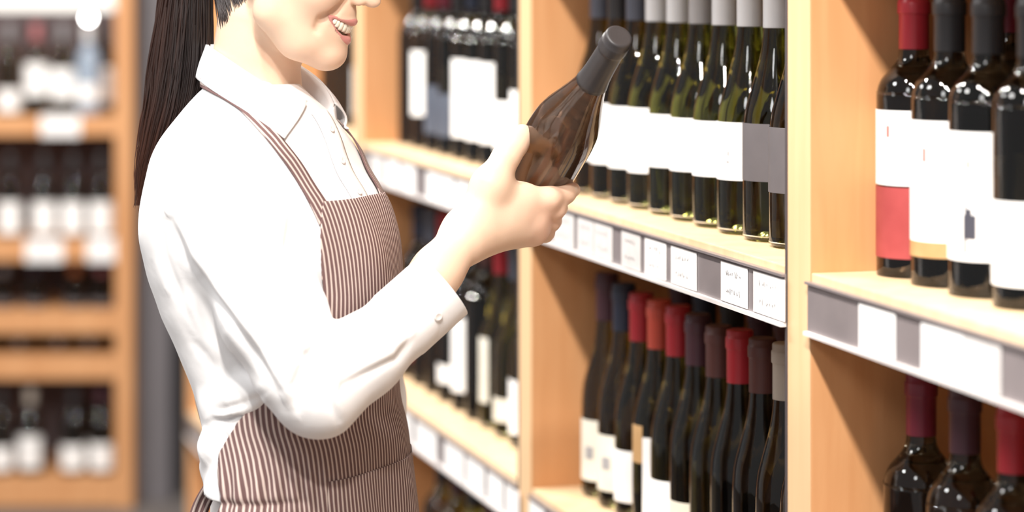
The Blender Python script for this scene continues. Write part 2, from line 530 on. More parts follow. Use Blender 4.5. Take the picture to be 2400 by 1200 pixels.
# bay 1, middle shelf
it = []
dat = [(1.045, 'slate', [(0.05, 0.150, 1.3, W_)]), (1.130, 'slate', [(0.05, 0.130, 1.3, W_)]), (1.215, 'charcoal', [(0.04, 0.125, 1.3, W_)]),
       (1.300, 'charcoal', [(0.03, 0.105, 1.2, W_)]), (1.385, 'red', [(0.035, 0.16, 1.35, W_)]), (1.470, 'charcoal', [(0.035, 0.16, 1.35, W_)]),
       (1.555, 'navy', [(0.035, 0.16, 1.35, W_)]), (1.645, 'charcoal', [(0.03, 0.10, 1.2, B_)]), (1.735, 'wine', [(0.03, 0.11, 1.2, B_)]),
       (1.830, 'red', [(0.055, 0.165, 1.35, W_)]), (1.925, 'charcoal', [])]
for i, (t, c, l) in enumerate(dat):
    it.append((t, 'bordeaux', 'black' if i % 3 else 'dark', c, l, {W_: 'white label', B_: 'slate label'}[l[0][3]] if l else '', [], 1.0))
row(1, ZS[3], 0.090, it, 'from the post, blurred above the hand', 'blurred bottles above the woman\'s hand')
for i, t in enumerate((1.10, 1.26, 1.42, 1.58, 1.74)):
    bottle(S(t, 0.178, ZS[3]), 'bordeaux', 'black', ['slate', 'charcoal', 'navy', 'charcoal', 'red'][i], [(0.05, 0.14, 1.2, W_)],
           'blurred second-row bottle above the woman\'s hand, %s from the near post' % ORD[i], 'second row above the hand')
# bay 1, lower shelf
it = []
dat = [(1.050, 'burgundy', 'dark', 'slate', [(0.04, 0.12, 1.3, W_)]), (1.140, 'burgundy', 'dark', 'slate', [(0.02, 0.10, 1.3, W_)]), (1.225, 'burgundy', 'green', 'charcoal', [(0.02, 0.10, 1.3, W_)]),
       (1.310, 'burgundy', 'green', 'slate', [(0.025, 0.06, 1.2, C_)]), (1.395, 'burgundy', 'green', 'red', [(0.04, 0.14, 0.35, C_, 0.3)]), (1.480, 'bordeaux', 'black', 'maroon', []),
       (1.565, 'bordeaux', 'black', 'charcoal', [(0.03, 0.15, 0.8, W_, 0.5)]), (1.655, 'bordeaux', 'black', 'cream', [(0.03, 0.06, 1.1, W_)]), (1.745, 'bordeaux', 'dark', 'red', []),
       (1.835, 'bordeaux', 'black', 'slate', []), (1.925, 'bordeaux', 'black', 'navy', [(0.03, 0.1, 1.1, R_)])]
for i, (t, k, g, c, l) in enumerate(dat):
    it.append((t, k, g, c, l, {W_: 'white label', C_: 'cream label', R_: 'red label'}[l[0][3]] if l else '', [], 1.0))
row(1, ZS[2], 0.092, it, 'from the post, blurred below the cuff', 'blurred bottles below the woman\'s hand')
# bay 1, bottom row
it = []
for i, (t, c, g) in enumerate(((1.06, 'cream', 'black'), (1.16, 'red', 'black'), (1.26, 'wine', 'black'), (1.36, 'charcoal', 'dark'), (1.46, 'maroon', 'green'), (1.56, 'charcoal', 'green'), (1.66, 'plum', 'dark'), (1.76, 'charcoal', 'dark'))):
    it.append((t, 'bordeaux', g, c, [], '', [], 1.0))
row(1, ZS[1], 0.092, it, 'from the post, low blurred shelf beside the apron', 'blurred bottles on the low shelf beside the apron')
# bay 0, middle shelf, seen under the chin
it = []
for i, (t, c, g, l) in enumerate(((2.10, 'slate', 'green', [(0.02, 0.115, 1.3, W_)]), (2.20, 'charcoal', 'green', [(0.02, 0.115, 1.3, W_)]), (2.30, 'slate', 'dark', [(0.03, 0.12, 1.3, W_)]),
                                  (2.40, 'slate', 'dark', []), (2.50, 'charcoal', 'dark', []), (2.60, 'slate', 'dark', []))):
    it.append((t, 'burgundy', g, c, l, 'white label' if l else '', [], 1.0))
row(0, ZS[3], 0.092, it, 'from the post, under the woman\'s chin', 'blurred bottles under the woman\'s chin')
# far bay behind the back
it = []
for i, (t, c) in enumerate(((3.62, 'charcoal'), (3.74, 'wine'), (3.86, 'charcoal'))):
    it.append((t, 'bordeaux', 'black', c, [(0.03, 0.17, 1.3, W_)], 'white label', [], 1.0))
row(-1, ZS[1], 0.09, it, 'from the near post, behind the woman\'s back', 'blurred bottles behind the woman\'s back')

# ------------------------------------------------------------------ price tags in the rails
TAG_N = {}


def price_tag(x0, x1, z, where, grey=False, script=0, bay=None):
    t0, t1 = t_at(x1, -0.006), t_at(x0, -0.006)
    w = t1 - t0
    zt = z - 0.0135
    h = 0.0425
    n = TAG_N.get(where, 0)
    TAG_N[where] = n + 1
    o = link('price_tag', box_mesh('price_tag', 0, w, 0, 0.0008, -h, 0), PAPER_GREY if grey else PAPER, None, S(t0, -0.0050, zt), (0, 0, ROW_ANGLE))
    tag(o, '%s price tag, %s from the near end of %s' % ('greyish' if grey else 'white', ORD[n], where), 'price tag', 'price tags in the shelf rails')
    if script:
        rnd = random.Random(int(x0) * 7)
        V, F = [], []

        def stroke(p, q, wd=0.0012):
            p, q = np.array(p), np.array(q)
            dv = q - p
            nn = np.array([-dv[1], dv[0]]) / (np.linalg.norm(dv) + 1e-9) * wd / 2
            i0 = len(V)
            for c in (p + nn, p - nn, q - nn, q + nn):
                V.append((c[0], 0.00095, c[1]))
            F.append((i0, i0 + 1, i0 + 2, i0 + 3))
        for line_z in (-0.011, -0.030):
            u = w * 0.80
            while u > w * 0.28:
                hgt = rnd.uniform(0.003, 0.007)
                p = (u, line_z + rnd.uniform(-hgt, hgt) * 0.6)
                for _ in range(3):
                    q = (p[0] - rnd.uniform(-0.001, 0.0026), line_z + rnd.uniform(-hgt, hgt) * 0.6)
                    stroke(p, q)
                    p = q
                u -= rnd.uniform(0.004, 0.0065) * (w / 0.06)
        mesh_obj('handwriting', V, F, INK if script > 1 else PRINT_GREY, o, smooth=False)
    return o


for x0, x1, sc, gr in ((1765, 1838, 1, False), (1689, 1751, 1, False), (1572, 1631, 2, False), (1511, 1560, 2, False), (1456, 1500, 2, True),
                       (1392, 1434, 1, True), (1353, 1390, 1, True), (1296, 1344, 1, True)):
    price_tag(x0, x1, ZS[3], 'the centre bay\'s middle rail', gr, sc)
for x0, x1, sc, gr in ((2256, 2344, 0, True), (2158, 2256, 0, False), (2012, 2097, 1, False)):
    price_tag(x0, x1, ZS[3], 'the nearest bay\'s middle rail', gr, sc)
for x0, x1 in ((1180, 1208), (1136, 1172), (1068, 1104), (1034, 1062), (1000, 1032), (940, 972), (906, 934), (866, 900)):
    price_tag(x0, x1, ZS[3], 'the blurred rail above the hand', x0 < 880)
for x0, x1 in ((1184, 1216), (1142, 1178), (1092, 1134), (1042, 1086), (974, 1022), (934, 964)):
    price_tag(x0, x1, ZS[2], 'the blurred rail below the cuff')
for x0, x1 in ((1325, 1362), (1240, 1276)):
    price_tag(x0, x1, ZS[2], 'the centre bay\'s lower rail')

# ------------------------------------------------------------------ far shelf facing the viewer
FY = 7.40


def fx(x, Y=FY): return (x - 1200.0) * Y / FPX
def fz(y, Y=FY): return CAMZ - (y - HORIZON) * Y / FPX


FX0, FX1 = fx(-170), fx(270)
fs = empty('far_shelf_unit', (0, FY, 0))
tag(fs, 'blurred wooden wine rack far behind, beside the dark grey pillar', 'shelf unit')
HF = fz(-80)
for xx in ((fx(270) , fx(311)), (fx(-211), fx(-170))):
    link('side_panel', box_mesh('side_panel', xx[0], xx[1], 0, 0.42, 0, HF, 0.003), WOOD, fs)
link('back_panel', box_mesh('back_panel', FX0, FX1, 0.40, 0.42, 0, HF), mat('rack_back_dark', (0.125, 0.095, 0.10), 0.7), fs)
link('header_panel', box_mesh('header_panel', FX0 + 0.001, FX1 - 0.001, 0.0, 0.03, fz(26), HF), mat('header_white', (0.9, 0.89, 0.86), 0.5), fs)
FAR_SHELVES = []
for (y0, y1, wm) in ((272, 318, WOOD), (560, 612, WOOD), (727, 783, WOOD_BACK), (833, 889, WOOD_BACK), (1118, 1188, WOOD)):
    link('shelf', box_mesh('shelf', FX0 + 0.0005, FX1 - 0.0005, 0.0, 0.3995, fz(y1), fz(y0), 0.002), WOOD if wm is WOOD else WOOD, fs)
    FAR_SHELVES.append(fz(y0))

FARW = ['leftmost', 'second from the left', 'third from the left', 'fourth from the left', 'fifth from the left', 'sixth from the left']


def far_bottle(x, z, off, glass, cap, labels, text, group, name='wine_bottle', hs=1.0):
    b = empty(name, (fx(x, FY + off), FY + off, z + 0.0015), random.Random(int(x)).uniform(-.2, .2))
    b.scale = (1.0, 1.0, hs)
    tag(b, text, 'wine bottle', group)
    sh = shape('small')
    link('glass_body', with_mat(sh['glass'], GLASS[glass]), None, b)
    link('capsule', with_mat(sh['cap'], CAP[cap]), None, b)
    for (z0, z1, half, m) in labels:
        link('label', with_mat(label_mesh(sh['R'], z0, z1, half, 0), m), None, b)
    return b


g = 'blurred bottles on the far rack'
for i, (x, z0, z1, gl_, cp) in enumerate(((22, .01, .075, 'dark', 'grey'), (86, .055, .150, 'dark', 'pink'), (148, .045, .135, 'dark', 'grey'), (208, .04, .09, 'blue', 'white'), (238, .03, .135, 'dark', 'grey'))):
    far_bottle(x, FAR_SHELVES[0], (0.06, 0.06, 0.06, 0.06, 0.15)[i], gl_, cp, [(z0, z1, 1.4, W_)],
               '%s blurred bottle, %s on the top shelf of the far rack' % ('pale blue' if gl_ == 'blue' else 'dark', FARW[i]), g, hs=1.0)
for i, x in enumerate((24, 104, 172, 238)):
    far_bottle(x, FAR_SHELVES[1], 0.06, 'black', 'charcoal', [(0.012, 0.115, 1.25, W_)],
               'dark blurred bottle with white label, %s below the far rack\'s top shelf' % FARW[i], g, hs=0.9)
for i, (x, c) in enumerate(((8, 'grey'), (82, 'navy'), (176, 'orange'), (238, 'pink'))):
    far_bottle(x, FAR_SHELVES[2], 0.07, 'black', c, [(0.0145, 0.05, 1.3, LABEL_GREY)],
               'short dark bottle, %s, %s in the far rack\'s half-height row' % (CAPWORD[c], FARW[i]), g, hs=0.44)
for i, x in enumerate((3, 82, 170, 240)):
    b = far_bottle(x, FAR_SHELVES[3] + 0.0288, 0.30, 'black', 'grey', [], 'dark bottle lying neck outwards, %s in the far rack\'s narrow row' % FARW[i], g, hs=0.95)
    b.scale = (0.78, 0.78, 0.95)
    b.rotation_euler = (math.radians(90), 0, 0)
for i, (x, z0, z1, c) in enumerate(((4, .015, .085, 'charcoal'), (72, .02, .120, 'cream'), (172, .015, .090, 'charcoal'), (215, .012, .09, 'maroon'), (239, .015, .095, 'plum'))):
    far_bottle(x, FAR_SHELVES[4], 0.06 + (0.11 if i == 3 else 0), 'black', c, [(z0, z1, 1.3, W_)],
               'dark blurred bottle with white label, %s on the far rack\'s bottom shelf' % FARW[i], g, hs=0.93)
for i, (x0, x1, y0, y1) in enumerate(((96, 188, 268, 320), (60, 148, 560, 614), (204, 290, 556, 614))):
    o = link('price_tag', box_mesh('price_tag', fx(x0), min(fx(x1), FX1), -0.004, -0.001, fz(y1), fz(y0)), PAPER, None, (0, FY, 0))
    tag(o, ['white price card on the far rack\'s top shelf edge', 'white price card near the middle of the far rack\'s second shelf edge', 'white price card at the pillar end of the far rack\'s second shelf edge'][i], 'price card', 'price cards on the far rack')

bright_spot = empty('bright_spot_disc', (fx(207, FY - 0.02), FY - 0.02, fz(42, FY - 0.02)))  # added glowing disc that makes a bright round spot; no known source there
tag(bright_spot, 'small round glowing lamp under the far rack\'s white header', 'bright_spot')
GLOW = mat('bright_spot_glow', (1, 1, 1), 0.4)
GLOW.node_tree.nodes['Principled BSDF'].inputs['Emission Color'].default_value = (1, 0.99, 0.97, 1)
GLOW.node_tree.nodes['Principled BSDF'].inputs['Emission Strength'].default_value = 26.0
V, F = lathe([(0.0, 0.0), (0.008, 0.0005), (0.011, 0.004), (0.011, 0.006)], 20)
mesh_obj('bright_spot_face', [(v[0], v[2] - 0.0, v[1]) for v in V], F, GLOW, bright_spot)
V, F = lathe([(0.0112, 0.003), (0.014, 0.003), (0.014, 0.016), (0.0, 0.016)], 20)
mesh_obj('bright_spot_rim', [(v[0], v[2], v[1]) for v in V], F, RAIL_LIP, bright_spot)
mesh_obj('bright_spot_arm', [(-.003, .008, .013), (.003, .008, .013), (.003, .014, .013), (-.003, .014, .013), (-.003, .008, .03), (.003, .008, .03), (.003, .0185, .03), (-.003, .0185, .03)],
         [(0, 1, 2, 3), (4, 7, 6, 5), (0, 4, 5, 1), (1, 5, 6, 2), (2, 6, 7, 3), (3, 7, 4, 0)], RAIL_LIP, bright_spot, smooth=False)

# ================================================================== implicit surfaces (numpy)
class Sdf:
    def __init__(self):
        self.p = []          # (func, centre, radius, k, op)

    @staticmethod
    def _v(a): return np.array(a, dtype=np.float64)

    def add(self, f, c, r, k=0.01, op='+'):
        self.p.append((f, np.array(c, float), float(r), float(k), op))
        return self

    def cone(self, a, b, ra, rb, k=0.01, op='+'):
        a, b = self._v(a), self._v(b)
        ba = b - a
        L = float(np.linalg.norm(ba)) + 1e-9
        n = ba / L

        def f(P, a=a, n=n, L=L, ra=ra, rb=rb):
            q = P - a
            y = q @ n
            x = np.sqrt(np.maximum((q * q).sum(1) - y * y, 1e-14))
            s = (ra - rb) / L
            s = max(-0.95, min(0.95, s))
            cc = math.sqrt(1 - s * s)
            # shift along the axis so that the tangent cone is met
            t = np.clip((y + x * s / cc) / L, 0, 1)
            return np.sqrt(x * x + (y - t * L) ** 2) - (ra + (rb - ra) * t)
        return self.add(f, (a + b) / 2, L / 2 + max(ra, rb), k, op)

    def chain(self, pts, k=0.006, op='+'):
        """pts: list of (point, radius)"""
        for (a, ra), (b, rb) in zip(pts[:-1], pts[1:]):
            self.cone(a, b, ra, rb, k, op)
        return self

    def ell(self, c, rad, rot=None, k=0.01, op='+'):
        c, rad = self._v(c), self._v(rad)
        R = np.eye(3) if rot is None else np.array(rot, float)   # columns: local axes in world

        def f(P, c=c, rad=rad, R=R):
            q = (P - c) @ R
            k0 = np.sqrt(((q / rad) ** 2).sum(1))
            k1 = np.sqrt(((q / (rad * rad)) ** 2).sum(1)) + 1e-9
            return k0 * (k0 - 1.0) / k1
        return self.add(f, c, rad.max(), k, op)

    def eval(self, P, prims=None):
        d = np.full(len(P), 1.0)
        first = True
        for f, c, r, k, op in (self.p if prims is None else prims):
            e = f(P)
            if op == '+':
                if first:
                    d = e
                    first = False
                else:
                    h = np.maximum(k - np.abs(d - e), 0.0) / k
                    d = np.minimum(d, e) - h * h * k * 0.25
            else:
                e = -e
                h = np.maximum(k - np.abs(d - e), 0.0) / k
                d = np.maximum(d, e) + h * h * k * 0.25
        return d

    def mesh(self, h, lo, hi, nb=20, slack=2.2):
        lo = np.array(lo, float)
        hi = np.array(hi, float)
        dims = np.ceil((hi - lo) / (h * nb)).astype(int)
        bl = nb * h
        bi = np.stack(np.meshgrid(*[np.arange(n) for n in dims], indexing='ij'), -1).reshape(-1, 3)
        cen = lo + (bi + 0.5) * bl
        dc = self.eval(cen)
        rad = bl * 0.8661
        keep = np.abs(dc) < rad * slack
        N = dims * nb + 2
        st = np.array([N[1] * N[2], N[2], 1], dtype=np.int64)
        g = np.arange(nb + 1)
        G = np.stack(np.meshgrid(g, g, g, indexing='ij'), -1).reshape(-1, 3)
        ids, pos, edges = [], [], []
        corner = [(i, j, k) for i in (0, 1) for j in (0, 1) for k in (0, 1)]
        for b, c in zip(bi[keep], cen[keep]):
            pr_ = [p for p in self.p if np.linalg.norm(p[1] - c) - p[2] < rad + 2.5 * p[3] + 0.012]
            if not any(p[4] == '+' for p in pr_):
                continue
            base = b * nb
            P = lo + (base + G) * h
            v = self.eval(P, pr_)
            if v.min() > 0 or v.max() < 0:
                continue
            v = v.reshape(nb + 1, nb + 1, nb + 1)
            s = v < 0
            cs = [s[i:nb + i, j:nb + j, k:nb + k] for i, j, k in corner]
            cnt = sum(x.astype(np.int8) for x in cs)
            act = np.argwhere((cnt > 0) & (cnt < 8))
            if len(act) == 0:
                continue
            acc = np.zeros((len(act), 3))
            num = np.zeros(len(act))
            for ax in range(3):
                for o1 in (0, 1):
                    for o2 in (0, 1):
                        off = [0, 0, 0]
                        oth = [a for a in range(3) if a != ax]
                        off[oth[0]], off[oth[1]] = o1, o2
                        i0 = act + np.array(off)
                        i1 = i0.copy()
                        i1[:, ax] += 1
                        va = v[i0[:, 0], i0[:, 1], i0[:, 2]]
                        vb = v[i1[:, 0], i1[:, 1], i1[:, 2]]
                        cr = (va < 0) != (vb < 0)
                        t = np.where(cr, va / np.where(cr, va - vb, 1.0), 0.0)
                        p = i0.astype(float)
                        p[:, ax] += t
                        acc += p * cr[:, None]
                        num += cr
            pos.append(lo + (base + acc / num[:, None]) * h)
            ids.append((act + base) @ st)
            for ax in range(3):
                sl0 = [slice(0, nb)] * 3
                sl1 = [slice(0, nb)] * 3
                sl1[ax] = slice(1, nb + 1)
                a, c2 = s[tuple(sl0)], s[tuple(sl1)]
                e = np.argwhere(a != c2)
                if len(e):
                    edges.append((ax, (e + base) @ st, a[e[:, 0], e[:, 1], e[:, 2]]))
        ids = np.concatenate(ids)
        pos = np.concatenate(pos)
        o = np.argsort(ids)
        ids, pos = ids[o], pos[o]
        quads = []
        for ax, e, inside in edges:
            a1, a2 = [(1, 2), (2, 0), (0, 1)][ax]
            q = np.stack([e, e - st[a1], e - st[a1] - st[a2], e - st[a2]], 1)
            qi = np.searchsorted(ids, q)
            qi = np.minimum(qi, len(ids) - 1)
            ok = (ids[qi] == q).all(1)
            qi, ins = qi[ok], inside[ok]
            qi[~ins] = qi[~ins][:, ::-1]
            quads.append(qi)
        quads = np.concatenate(quads)
        return pos, quads

    def project(self, x, y, y0=2.2, y1=3.3):
        """first hit of the view ray through photo pixel (x, y)"""
        def ray(Y): return np.stack([(x - 1200.0) * Y / FPX, Y, CAMZ - (y - HORIZON) * Y / FPX], 1)
        Y = np.linspace(y0, y1, 90)
        d = self.eval(ray(Y))
        i = int(np.argmax(d < 0))
        if d[i] >= 0:
            return ray(Y[[int(np.argmin(d))]])[0]
        Y = np.linspace(Y[max(i - 1, 0)], Y[i], 24)
        d = self.eval(ray(Y))
        return ray(Y[[int(np.argmax(d < 0))]])[0]

    def grad(self, P, e=0.002):
        P = np.atleast_2d(P)
        g = np.stack([self.eval(P + e * np.eye(3)[i]) - self.eval(P - e * np.eye(3)[i]) for i in range(3)], 1)
        return g / (np.linalg.norm(g, axis=1, keepdims=True) + 1e-12)


def np_mesh(name, pos, quads, m, parent):
    me = bpy.data.meshes.new(name)
    n = len(quads)
    me.vertices.add(len(pos))
    me.vertices.foreach_set('co', np.ascontiguousarray(pos, dtype=np.float32).ravel())
    me.loops.add(n * 4)
    me.loops.foreach_set('vertex_index', np.ascontiguousarray(quads, dtype=np.int32).ravel())
    me.polygons.add(n)
    me.polygons.foreach_set('loop_start', np.arange(0, n * 4, 4, dtype=np.int32))
    me.polygons.foreach_set('loop_total', np.full(n, 4, dtype=np.int32))
    me.polygons.foreach_set('use_smooth', np.ones(n, dtype=bool))
    me.update(calc_edges=True)
    me.validate()
    return link(name, me, m, parent)


def relax(pos, quads, it=2, w=0.5):
    for _ in range(it):
        acc = np.zeros_like(pos)
        num = np.zeros(len(pos))
        for a in range(4):
            b = (a + 1) % 4
            for c in range(3):
                acc[:, c] += np.bincount(quads[:, a], pos[quads[:, b], c], len(pos)) + np.bincount(quads[:, b], pos[quads[:, a], c], len(pos))
            num += np.bincount(quads[:, a], minlength=len(pos)) + np.bincount(quads[:, b], minlength=len(pos))
        pos = pos * (1 - w) + w * acc / np.maximum(num, 1)[:, None]
    return pos


def PX(x, y, Y): return np.array(px(x, y, Y))
def rpx(r, Y=2.72): return r * Y / FPX


# ================================================================== person
YC = 2.76
PHI = math.radians(25)
TF = np.array([math.cos(PHI), -math.sin(PHI), 0.0])      # where the chest faces
TR = np.array([-math.sin(PHI), -math.cos(PHI), 0.0])     # her right side, towards the viewer

# torso levels: photo y, left and right outline, lateral half width
LV = [(196, 490, 700, .055), (222, 462, 728, .062), (262, 424, 770, .080), (320, 384, 812, .116), (360, 369, 836, .141), (400, 358, 856, .152), (450, 346, 886, .158),
      (540, 337, 915, .157), (640, 357, 927, .153), (720, 386, 928, .150), (800, 424, 924, .146), (900, 468, 918, .143), (960, 488, 922, .146),
      (1010, 496, 934, .151), (1100, 498, 946, .160), (1200, 496, 958, .168), (1320, 488, 966, .174), (1480, 490, 960, .170), (1560, 500, 950, .165)]
LV = np.array(LV, float)
LZ = CAMZ - (LV[:, 0] - HORIZON) * YC / FPX
LCX = ((LV[:, 1] + LV[:, 2]) / 2 - 1200) * YC / FPX
LH = (LV[:, 2] - LV[:, 1]) / 2 * YC / FPX
LA = LV[:, 3].copy()
LB = np.sqrt(np.maximum(LH ** 2 - (LA * math.sin(PHI)) ** 2, 0.0006)) / math.cos(PHI)


def _spl(z, tab):
    """smooth interpolation over the levels (z descending)"""
    zz = LZ[::-1]
    tt = tab[::-1]
    i = np.clip(np.searchsorted(zz, z) - 1, 0, len(zz) - 2)
    h = zz[i + 1] - zz[i]
    u = np.clip((z - zz[i]) / h, 0, 1)
    m = np.gradient(tt, zz)
    h00, h10, h01, h11 = 2 * u ** 3 - 3 * u ** 2 + 1, u ** 3 - 2 * u ** 2 + u, -2 * u ** 3 + 3 * u ** 2, u ** 3 - u ** 2
    return h00 * tt[i] + h10 * h * m[i] + h01 * tt[i + 1] + h11 * h * m[i + 1]


def torso_sdf(grow=0.0, zlo=None, zhi=None):
    ztop = LZ[0] if zhi is None else zhi
    zbot = LZ[-1] if zlo is None else zlo

    def f(P):
        z = P[:, 2]
        zc = np.clip(z, LZ[-1], LZ[0])
        a, b, cx = _spl(zc, LA) + grow, _spl(zc, LB) + grow, _spl(zc, LCX)
        q = P - np.stack([cx, np.full(len(P), YC), z], 1)
        u, v = q @ TF, q @ TR
        k0 = np.sqrt((u / b) ** 2 + (v / a) ** 2) + 1e-9
        k1 = np.sqrt((u / b ** 2) ** 2 + (v / a ** 2) ** 2) + 1e-9
        d = k0 * (k0 - 1) / k1
        d = np.where(k0 < 0.3, (k0 - 1) * np.minimum(a, b), d)
        return np.maximum(np.maximum(d, z - ztop), zbot - z)
    return f


def torso_pt(z, th, off=0.0):
    """surface point of the torso: th 0 = front, positive to her right"""
    z = np.atleast_1d(np.asarray(z, float))
    th = np.broadcast_to(np.asarray(th, float), z.shape)
    a, b, cx = _spl(z, LA) + off, _spl(z, LB) + off, _spl(z, LCX)
    return np.stack([cx, np.full(len(z), YC), z], 1) + (b * np.cos(th))[:, None] * TF + (a * np.sin(th))[:, None] * TR


def zpx(y, Y=YC): return CAMZ - (y - HORIZON) * Y / FPX


person = empty('person', (float(LCX[-1]), YC, 0))
tag(person, 'woman in a white shirt and striped apron holding up a wine bottle', 'person')


def put(o):
    """child of the person, keeping world coordinates"""
    o.parent = person
    o.matrix_parent_inverse = Matrix.Translation(Vector(person.location)).inverted()
    return o


# ---- joints
SHO = PX(492, 408, 2.682)
ELB = PX(738, 925, 2.585)
WRI = PX(1088, 556, 2.715)
# ---- head frame
PHH = math.radians(12)
PITCH = math.radians(22)
HF_ = np.array([math.cos(PHH), -math.sin(PHH), 0.0])
HR_ = np.array([-math.sin(PHH), -math.cos(PHH), 0.0])
UP = np.array([0, 0, 1.0])
AF = HF_ * math.cos(PITCH) - UP * math.sin(PITCH)
AU = UP * math.cos(PITCH) + HF_ * math.sin(PITCH)
MEN = PX(766, 155, 2.735)
HROT = np.stack([AF, AU, HR_], 1)
SCL = 1.04


def H(f, u, r=0.0):
    """head coordinates in mm from the chin -> world"""
    return MEN + (AF * f + AU * u + HR_ * r) * 0.001 * SCL


body = Sdf()


def hell(f, u, r, a, b, c, k=0.012, op='+'):
    body.ell(H(f, u, r), np.array([a, b, c]) * 0.001 * SCL, HROT, k, op)


hell(-84, 132, 0, 92, 86, 74, 0.02)
hell(-42, 140, 0, 56, 48, 62, 0.03)
hell(-52, 72, 0, 50, 62, 55, 0.016)
hell(-34, 30, 0, 40, 24, 38, 0.025)
for s in (-1, 1):
    body.chain([(H(-72, 62, 50 * s), .013), (H(-64, 36, 45 * s), .013), (H(-32, 16, 27 * s), .014), (H(-6, 12, 9 * s), .013)], 0.022)
    hell(-33, 73, 36 * s, 27, 26, 22, 0.016)
    hell(-42, 42, 32 * s, 18, 20, 15, 0.016)
hell(-8, 13, 0, 20, 14, 20, 0.014)
hell(-25, 42, 0, 31, 30, 31, 0.014)
hell(-10, 57, 0, 17, 14, 22, 0.012)
# nose
body.cone(H(4, 120), H(15, 88), .0070, .0085, 0.012)
hell(18, 81, 0, 10.5, 8.0, 9, 0.006)
for s in (-1, 1):
    hell(7, 77, 10.0 * s, 8.5, 6.5, 5.5, 0.005)
    hell(11, 72.0, 5.0 * s, 4.5, 2.4, 2.4, 0.003, '-')
# ears
for s in (-1, 1):
    hell(-88, 92, 71 * s, 17, 30, 6, 0.008)
    hell(-84, 94, 76 * s, 10, 20, 4, 0.006, '-')
# lips and mouth (a smile, upper teeth showing)
def on_face(u, r, sink):
    f = np.linspace(40, -60, 401)
    d = body.eval(np.array([H(x, u, r) for x in f]))
    return f[int(np.argmax(d < 0))] - sink


def mouth_curve(pts):
    P = np.array([(on_face(u, r, k), u, r) for u, r, k in pts])
    t_ = np.linspace(0, len(P) - 1, 12)
    i_ = np.minimum(t_.astype(int), len(P) - 2)
    Q_ = np.vstack([2 * P[0] - P[1], P, 2 * P[-1] - P[-2]])
    Q_[-1] = P[-2] * np.array([1, 1, -1])
    v = (t_ - i_)[:, None]
    A, B, C_, D_ = Q_[i_], Q_[i_ + 1], Q_[i_ + 2], Q_[i_ + 3]
    R_ = 0.5 * (2 * B + (C_ - A) * v + (2 * A - 5 * B + 4 * C_ - D_) * v ** 2 + (3 * B - A - 3 * C_ + D_) * v ** 3)
    for _ in range(3):
        R_[1:-1, 0] = (R_[:-2, 0] + R_[1:-1, 0] * 2 + R_[2:, 0]) / 4
    return [tuple(x) for x in R_]


def rad5(rr): return np.interp(np.linspace(0, 4, 12), range(5), rr)


UPL = mouth_curve(((53.0, 33.0, 0.6), (53.0, 26, 0.8), (52.8, 17, 0.8), (52.8, 7.5, 0.8), (52.6, 0, 0.8)))
LOL = mouth_curve(((52.4, 33.0, 0.6), (44.2, 26.5, 1.6), (36.4, 17.5, 1.8), (32.6, 8, 1.8), (32.0, 0, 1.8)))
MID = mouth_curve(((52.2, 30.5, 0.0), (49.0, 25.5, 0.6), (44.0, 17, 0.6), (42.4, 8, 0.6), (42.2, 0, 0.6)))
# nasolabial crease and cheek fold
for s in (-1, 1):
    body.chain([(H(on_face(74, 19, 0), 74, 19 * s), .0006), (H(on_face(62, 30, 0), 62, 30 * s), .0014), (H(on_face(50, 38, 0), 50, 38 * s), .0016), (H(on_face(38, 38, 0), 38, 38 * s), .0006)], 0.010, '-')
for s in (-1, 1):
    P_ = [(H(*(c * np.array([1, 1, s]))), r) for c, r in zip(np.array(MID), rad5((.0008, .0038, .0066, .0077, .0078)))]
    body.chain(P_, 0.003, '-')
lips = Sdf()
RU, RL = rad5((.0004, .0008, .0015, .0027, .0031)), rad5((.0004, .0010, .0021, .0033, .0038))
for s in (-1, 1):
    for ch, rr in ((UPL, RU), (LOL, RL)):
        for S_, add in ((body, -0.0006), (lips, 0.0)):
            S_.chain([(H(*(np.array(c) * np.array([1, 1, s]))), r + add) for c, r in zip(ch, rr)], 0.004)
# neck and hidden torso
NKB = PX(592, 236, 2.785)
NKT = PX(612, 40, 2.775)
body.cone(NKB, NKT, .050, .0465, 0.018)
body.cone(NKB, PX(596, 330, 2.775), .048, .052, 0.02)
body.cone(PX(598, 400, 2.765), PX(640, 900, 2.765), .072, .078, 0.03)
body.cone(PX(640, 900, 2.765), PX(715, 1220, 2.765), .078, .09, 0.03)
body.cone(PX(596, 390, 2.77), SHO, .045, .030, 0.02)
body.cone(SHO, ELB, .030, .034, 0.02)
WRC = PX(1022, 640, 2.682)
body.chain([(ELB, .034), (PX(850, 834, 2.61), .032), (PX(958, 730, 2.655), .0262), (WRC, .0236), (WRI, .0245)], 0.02)
# far arm, hanging beside the apron
LSH = PX(735, 420, 2.885)
LEL = PX(850, 930, 2.95)
LWR = PX(905, 1330, 2.90)
body.cone(PX(620, 390, 2.77), LSH, .045, .032, 0.02)
body.chain([(LSH, .032), (LEL, .032), (LWR, .024)], 0.02)
body.cone(LWR, PX(915, 1430, 2.88), .024, .030, 0.02)
for i in range(4):
    b0 = PX(900 + 4 * i, 1460, 2.86 + .016 * i)
    body.chain([(b0, .0095), (b0 + np.array([.006, 0, -.045]), .0085), (b0 + np.array([-.002, 0, -.08]), .007)], 0.004)
body.chain([(PX(912, 1400, 2.865), .012), (PX(935, 1450, 2.845), .0105), (PX(940, 1500, 2.84), .0085)], 0.006)

# ---- right hand around the bottle
HD = 0.0
KN = 0.010
def hp(x, y, Y): return PX(x, y, Y + HD)
MI, MM, MR, MP = hp(1222, 466, 2.752), hp(1238, 492, 2.757), hp(1246, 520, 2.765), hp(1248, 545, 2.774)
